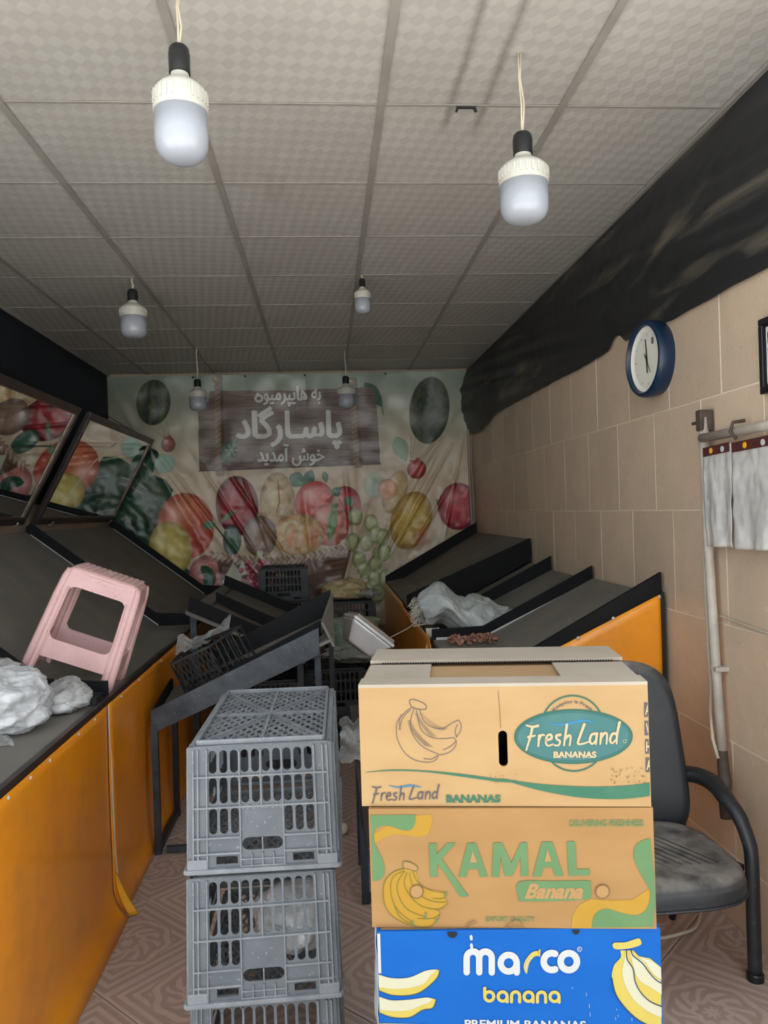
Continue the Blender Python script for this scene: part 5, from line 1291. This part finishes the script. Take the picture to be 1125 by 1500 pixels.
M_pale = mat('pale_skin', lin((206,200,186)), lin((188,178,160)), rough=.6, scale=30)
ball('garlic_bulb', 'small pale garlic bulb on the floor beside the crate stack', (.035,3.60,.028), .028, M_pale)
# ------------------------------------------------------------------ black office chair by the tiled wall
M_vinyl = mat('black_vinyl', lin((28,31,36)), lin((36,40,46)), rough=.5, scale=6, bmp=.12, dust=lin((150,145,138)))
M_arm = mat('black_arm_tube', lin((26,29,34)), lin((36,39,44)), rough=.42, scale=8, speck=lin((84,84,84)))
ch = thing('office_chair', 'dusty black vinyl armchair standing against the tiled wall', 'chair', (.97,2.40,0))
def seat(u, v):
    th = 2*PI*u; k = math.cos(th); s = math.sin(th); e = .55
    x = .30*math.copysign(abs(k)**e, k); y = .24*math.copysign(abs(s)**e, s)
    # v: 0 bottom centre .. 1 top centre
    prof = ((0,-.0),(.9,.0),(1.0,.012),(1.0,.05),(.97,.075),(.88,.088),(.5,.094),(0,.096))
    q = v*(len(prof)-1); i = min(int(q), len(prof)-2); f = q-i; r = prof[i][0]*(1-f)+prof[i+1][0]*f; z = prof[i][1]*(1-f)+prof[i+1][1]*f
    return (.925+x*r, 2.345+y*r, .330+z+.006*y)
obj('seat', MB().grid(49, 22, seat), M_vinyl, ch, smooth=True)
obj('seat_piping', MB().tube([seat(k/48, .30) for k in range(49)], .0045, 6, caps=False), M_arm, ch, smooth=True)
def backr(u, v):
    th = 2*PI*u; k = math.cos(th); s = math.sin(th); x = .27*math.copysign(abs(k)**.42, k); z = .28*math.copysign(abs(s)**.42, s)
    prof = ((0,0),(.93,0),(1,.02),(1,.05),(.93,.07),(.5,.078),(0,.08))
    q = v*(len(prof)-1); i = min(int(q), len(prof)-2); f = q-i; r = prof[i][0]*(1-f)+prof[i+1][0]*f; d = prof[i][1]*(1-f)+prof[i+1][1]*f
    zz = z*r; return (.935+x*r*(1-.10*zz/.28), 2.64-d+.16*(zz+.28)*.6+.05*(x*r/.27)**2*-1, .645+zz*1.08)
obj('backrest', MB().grid(49, 20, backr), M_vinyl, ch, smooth=True)
for s in (-1, 1):
    xc = .925+s*.345
    pth = [(.925+s*.285,2.60,.555),(xc-s*.025,2.56,.560),(xc,2.50,.553),(xc,2.43,.535),(xc+s*.01,2.365,.50),(xc+s*.02,2.33,.44),(xc+s*.025,2.318,.38),(xc+s*.025,2.318,.2),(xc+s*.025,2.318,.012)]
    pth = [(*spl, 0) for spl in []] or pth
    a = spline([(p[1], p[2]) for p in pth], 4); bx_ = spline([(p[0], p[2]) for p in pth], 4)
    obj('arm_leg', MB().tube([(bx_[i][0], a[i][0], a[i][1]) for i in range(len(a))], [.032]*10+[.029]*4+[.025]*4+[.023]*(len(a)-18), 14, flat=.85), M_arm, ch, smooth=True)
    obj('foot_cap', MB().lathe([(.026,0),(.026,.02),(.0235,.024)], 14, Matrix.Translation((xc+s*.025,2.318,0))), M_blackp, ch)
    obj('rear_leg', MB().tube([(.925+s*.26,2.58,.60),(.925+s*.265,2.56,.33),(.925+s*.27,2.68,.012)], .013, 8), M_arm, ch, smooth=True)
    obj('seat_rail', MB().bar((.925+s*.25,2.55,.345), (xc,2.33,.345), .02,.02), M_arm, ch)
# scratches worn into the dust
scr = MB()
for k in range(7):
    x0 = .83+k*.028; scr.tube([(x0,2.47,.4262),(x0+.05,2.38,.4262),(x0+.11,2.27,.4245),(x0+.14,2.22,.4215)], .0012, 4)
obj('scratches', scr, M_blackp, ch)
# ------------------------------------------------------------------ wall clock, framed calligraphy
ck = thing('wall_clock', 'round wall clock with blue rim on the tiled wall below the black sheeting', 'clock', (XR, 3.105, 1.945))
Rc = Matrix.Translation((XR-.001, 3.105, 2.095)) @ Matrix.Rotation(math.radians(3.5), 4, 'Z') @ Matrix.Rotation(-PI/2, 4, 'Y')
M_rim = mat('blue_clock_rim', lin((14,38,66)), lin((18,44,74)), rough=.35)
o = obj('rim', MB().lathe([(.120,0),(.150,.0),(.157,.03),(.157,.062),(.150,.072),(.140,.074),(.136,.068),(.134,.056)], 48, Rc, caps=False), M_rim, ck); shade_auto(o, 35)
M_face = mat('clock_face', lin((226,226,216)), rough=.5)
obj('dial_ring', MB().lathe([(.134,.056),(.118,.046),(.117,.046)], 48, Rc, caps=False), M_face, ck, smooth=True)
obj('dial', MB().lathe([(.118,.045),(.05,.046),(.001,.046)], 48, Rc), M_face, ck)
def onface(pts, z=.048): return [Rc @ Vector((p[1], -p[0], z)) for p in pts]     # face x to viewer's right, y up
def hand(name, ang, l, w, z, back=.02):
    a = math.radians(ang); d = (math.sin(a), math.cos(a)); n = (d[1], -d[0]); P = lambda s, o: (d[0]*s+n[0]*o, d[1]*s+n[1]*o)
    q = onface([P(-back, -w/2), P(l, -w/4), P(l, w/4), P(-back, w/2)], z); mb = MB(); off = (Rc.to_3x3() @ Vector((0,0,1)))*.0015
    mb.prism(q, off); return obj(name, mb, M_blackp, ck)
hand('minute_hand', -6, .085, .008, .050); hand('hour_hand', 176, .058, .010, .052); hand('second_hand', 148, .07, .003, .054, .03)
mk = MB()
for k in range(12):
    a = k*PI/6; l = .014 if k % 3 == 0 else .008; q = onface([(math.sin(a)*(.108-l)-.0015*math.cos(a), math.cos(a)*(.108-l)+.0015*math.sin(a)), (math.sin(a)*.108-.0015*math.cos(a), math.cos(a)*.108+.0015*math.sin(a)), (math.sin(a)*.108+.0015*math.cos(a), math.cos(a)*.108-.0015*math.sin(a)), (math.sin(a)*(.108-l)+.0015*math.cos(a), math.cos(a)*(.108-l)-.0015*math.sin(a))], .0468); mk.add(q, [(0,1,2,3)])
mk.add(onface([(.035,.055),(.055,.055),(.055,.082),(.035,.082)], .0468), [(0,1,2,3)])
obj('hour_marks', mk, mat('clock_print', lin((96,96,92)), rough=.6), ck, recalc=False)
fr = thing('framed_calligraphy', 'black framed panel of white scrollwork on tiled wall at picture edge', 'picture frame', (XR, 2.20, 1.83))
def wl(y0, y1, z0, z1, d0, d1): return MB().box((XR-(d0+d1)/2, (y0+y1)/2, (z0+z1)/2), (d1-d0, y1-y0, z1-z0))
fy0, fy1, fz0, fz1 = 2.05, 2.335, 1.83, 2.065
for a in ((fy0,fy1,fz0,fz0+.02),(fy0,fy1,fz1-.02,fz1),(fy0,fy0+.02,fz0+.02,fz1-.02),(fy1-.02,fy1,fz0+.02,fz1-.02)): obj('frame_rail', wl(*a, .001, .022), M_blackp, fr, bevel=.003)
obj('panel', wl(fy0+.015,fy1-.015,fz0+.015,fz1-.015,.002,.010), M_blackp, fr)
sw = MB()
for k in range(5):
    for j in range(4):
        cy = fy1-.05-k*.045; cz = fz0+.045+j*.048; sw.tube([(XR-.011, cy+.018*math.cos(a_)*(1-a_/9), cz+.02*math.sin(a_)*(1-a_/9)) for a_ in [i*.6 for i in range(12)]], .0022, 5)
for a, b in (((fy0+.03,fz0+.03),(fy1-.03,fz0+.03)),((fy1-.03,fz0+.03),(fy1-.03,fz1-.03)),((fy1-.03,fz1-.03),(fy0+.03,fz1-.03))): sw.tube([(XR-.011,*a),(XR-.011,*b)], .0018, 5)
obj('white_scrollwork', sw, mat('silver_print', lin((190,196,200)), rough=.5), fr)
# ------------------------------------------------------------------ pipe frame with roll of plastic bags on the right wall
M_pipe = mat('grey_pipe', lin((188,182,172)), lin((160,152,142)), rough=.5, scale=10)
M_rust = mat('rusty_clamp', lin((84,70,60)), lin((50,44,42)), rough=.7, scale=30)
pf = thing('wall_pipe_rack', 'grey pipe rack fixed to the tiled wall above the office chair', 'pipe rack', (XR-.03, 2.66, .45))
obj('upright_pipe', MB().tube([(XR-.035,2.675,1.80),(XR-.035,2.665,1.3),(XR-.032,2.645,.9),(XR-.03,2.625,.62)], .017, 12), M_pipe, pf, smooth=True)
obj('top_clamp', MB().box((XR-.03,2.677,1.79), (.05,.036,.075)), M_rust, pf, bevel=.004)
obj('clamp_bolt', MB().tube([(XR-.045,2.70,1.785),(XR-.045,2.735,1.785)], .006, 8), M_rust, pf)
obj('cross_pipe', MB().tube([(XR-.045,2.67,1.726),(XR-.05,1.9,1.722)], .016, 12), M_pipe, pf, smooth=True)
obj('hook', MB().tube([(XR-.02,2.43,1.76),(XR-.06,2.43,1.755),(XR-.07,2.43,1.725),(XR-.05,2.43,1.70)], .006, 8), M_rust, pf)
obj('drain_elbow', MB().tube([(XR-.03,2.625,.62),(XR-.03,2.62,.56),(XR-.035,2.60,.52),(XR-.05,2.58,.47),(XR-.05,2.575,.40)], [.017,.02,.022,.02,.018], 12), M_rust, pf, smooth=True)
obj('wall_clip', MB().box((XR-.022,2.642,.905), (.05,.05,.018)), M_pipe, pf, bevel=.004)
tag(relocate(obj('white_cable', MB().tube([(XR-.012,2.745,1.35),(XR-.012,2.745,1.2),(XR-.012,2.74,1.05),(XR-.012,2.735,.92),(XR-.014,2.72,.82),(XR-.035,2.69,.74),(XR-.060,2.63,.66),(XR-.058,2.60,.60)], .006, 8), M_cord, smooth=True), (XR-.012,2.69,.6)), 'white cable running down beside the grey upright pipe', 'cable')
tag(relocate(obj('cable_loop', MB().tube([(x, y, .012+.004*math.sin(i)) for i, (x, y) in enumerate(spline([(.80,2.95),(.90,2.72),(1.05,2.58),(1.2,2.58),(1.31,2.70),(1.33,2.85)], 5))], .006, 8), M_cord, smooth=True), (1.05,2.6,.006)), 'white cable looped on the floor beneath the office chair', 'cable')
wc = MB().tube([(XR-.006,2.66,1.09),(XR-.006,2.4,1.075),(XR-.006,2.0,1.05)], .004, 6)
tag(relocate(obj('wall_wire', wc, M_cord), (XR-.006,2.4,1.07)), 'thin pale wire along a joint of the tiled wall', 'wire')
M_film = bag_mat('silver_bag_film', lin((196,196,194)), .8, .25, bs=7, bst=.2)
M_head = mat('maroon_header', lin((84,40,40)), lin((70,34,36)), rough=.5, scale=12)
def bagsheet(label, y0, y1, dx, seed):
    t = thing('hanging_bag_pad', label, 'bag pad', (XR-.06-dx, (y0+y1)/2, 1.345), 'pads of clear bags on the pipe rack')
    f = lambda u, v: (XR-.055-dx-.010*pn(u*3+seed, v*2, seed)*v-.006*math.sin(u*11+seed)*v-.004*pn(u*9, v*7, seed), y0+(y1-y0)*u+.012*pn(v*3, seed)*v*(u-.5), 1.69-.345*v-.006*u)
    obj('film', MB().grid(30, 36, f), M_film, t, smooth=True, solid=.0015)
    obj('header_strip', MB().grid(12, 3, lambda u, v: (XR-.059-dx, y0+.006+(y1-y0-.012)*u, 1.694-.032*v-.006*u)), M_head, t, solid=.001)
    for q, mm in ((.35, M_tear), (.75, M_slat)):
        yy = y0+(y1-y0)*(1-q); obj('header_badge', MB().lathe([(.010,0),(.010,.002),(.001,.002)], 16, Matrix.Translation((XR-.060-dx, yy, 1.674)) @ Matrix.Rotation(-PI/2, 4, 'Y')), mm, t)
    return t
bagsheet('pad of clear bags with maroon header hanging next to the upright pipe', 2.455, 2.645, 0, 1.3)
bagsheet('pad of clear bags with maroon header cut off by the picture edge', 2.19, 2.445, .004, 4.1)
# stray brown wire at the wall foot, litter on the floor
tag(relocate(obj('yellow_wire', MB().tube([(XR-.01,2.35,.02),(XR-.012,2.25,.12),(XR-.01,2.2,.28)], .005, 6), mat('ochre_wire', lin((190,150,84)), rough=.5)), (XR-.01,2.3,.0)), 'ochre wire at the foot of the tiled wall behind the chair', 'wire')
# crumpled clear bag left inside the middle grey crate
t = thing('crate_bag', 'crumpled clear plastic bag inside the middle grey crate', 'plastic bag', (-.12,2.12,.33))
obj('bag_body', crumple(MB(), (-.12,2.10,.42), (.10,.12,.07), 7.7, .45, 60, .322), M_bagw, t, smooth=True)
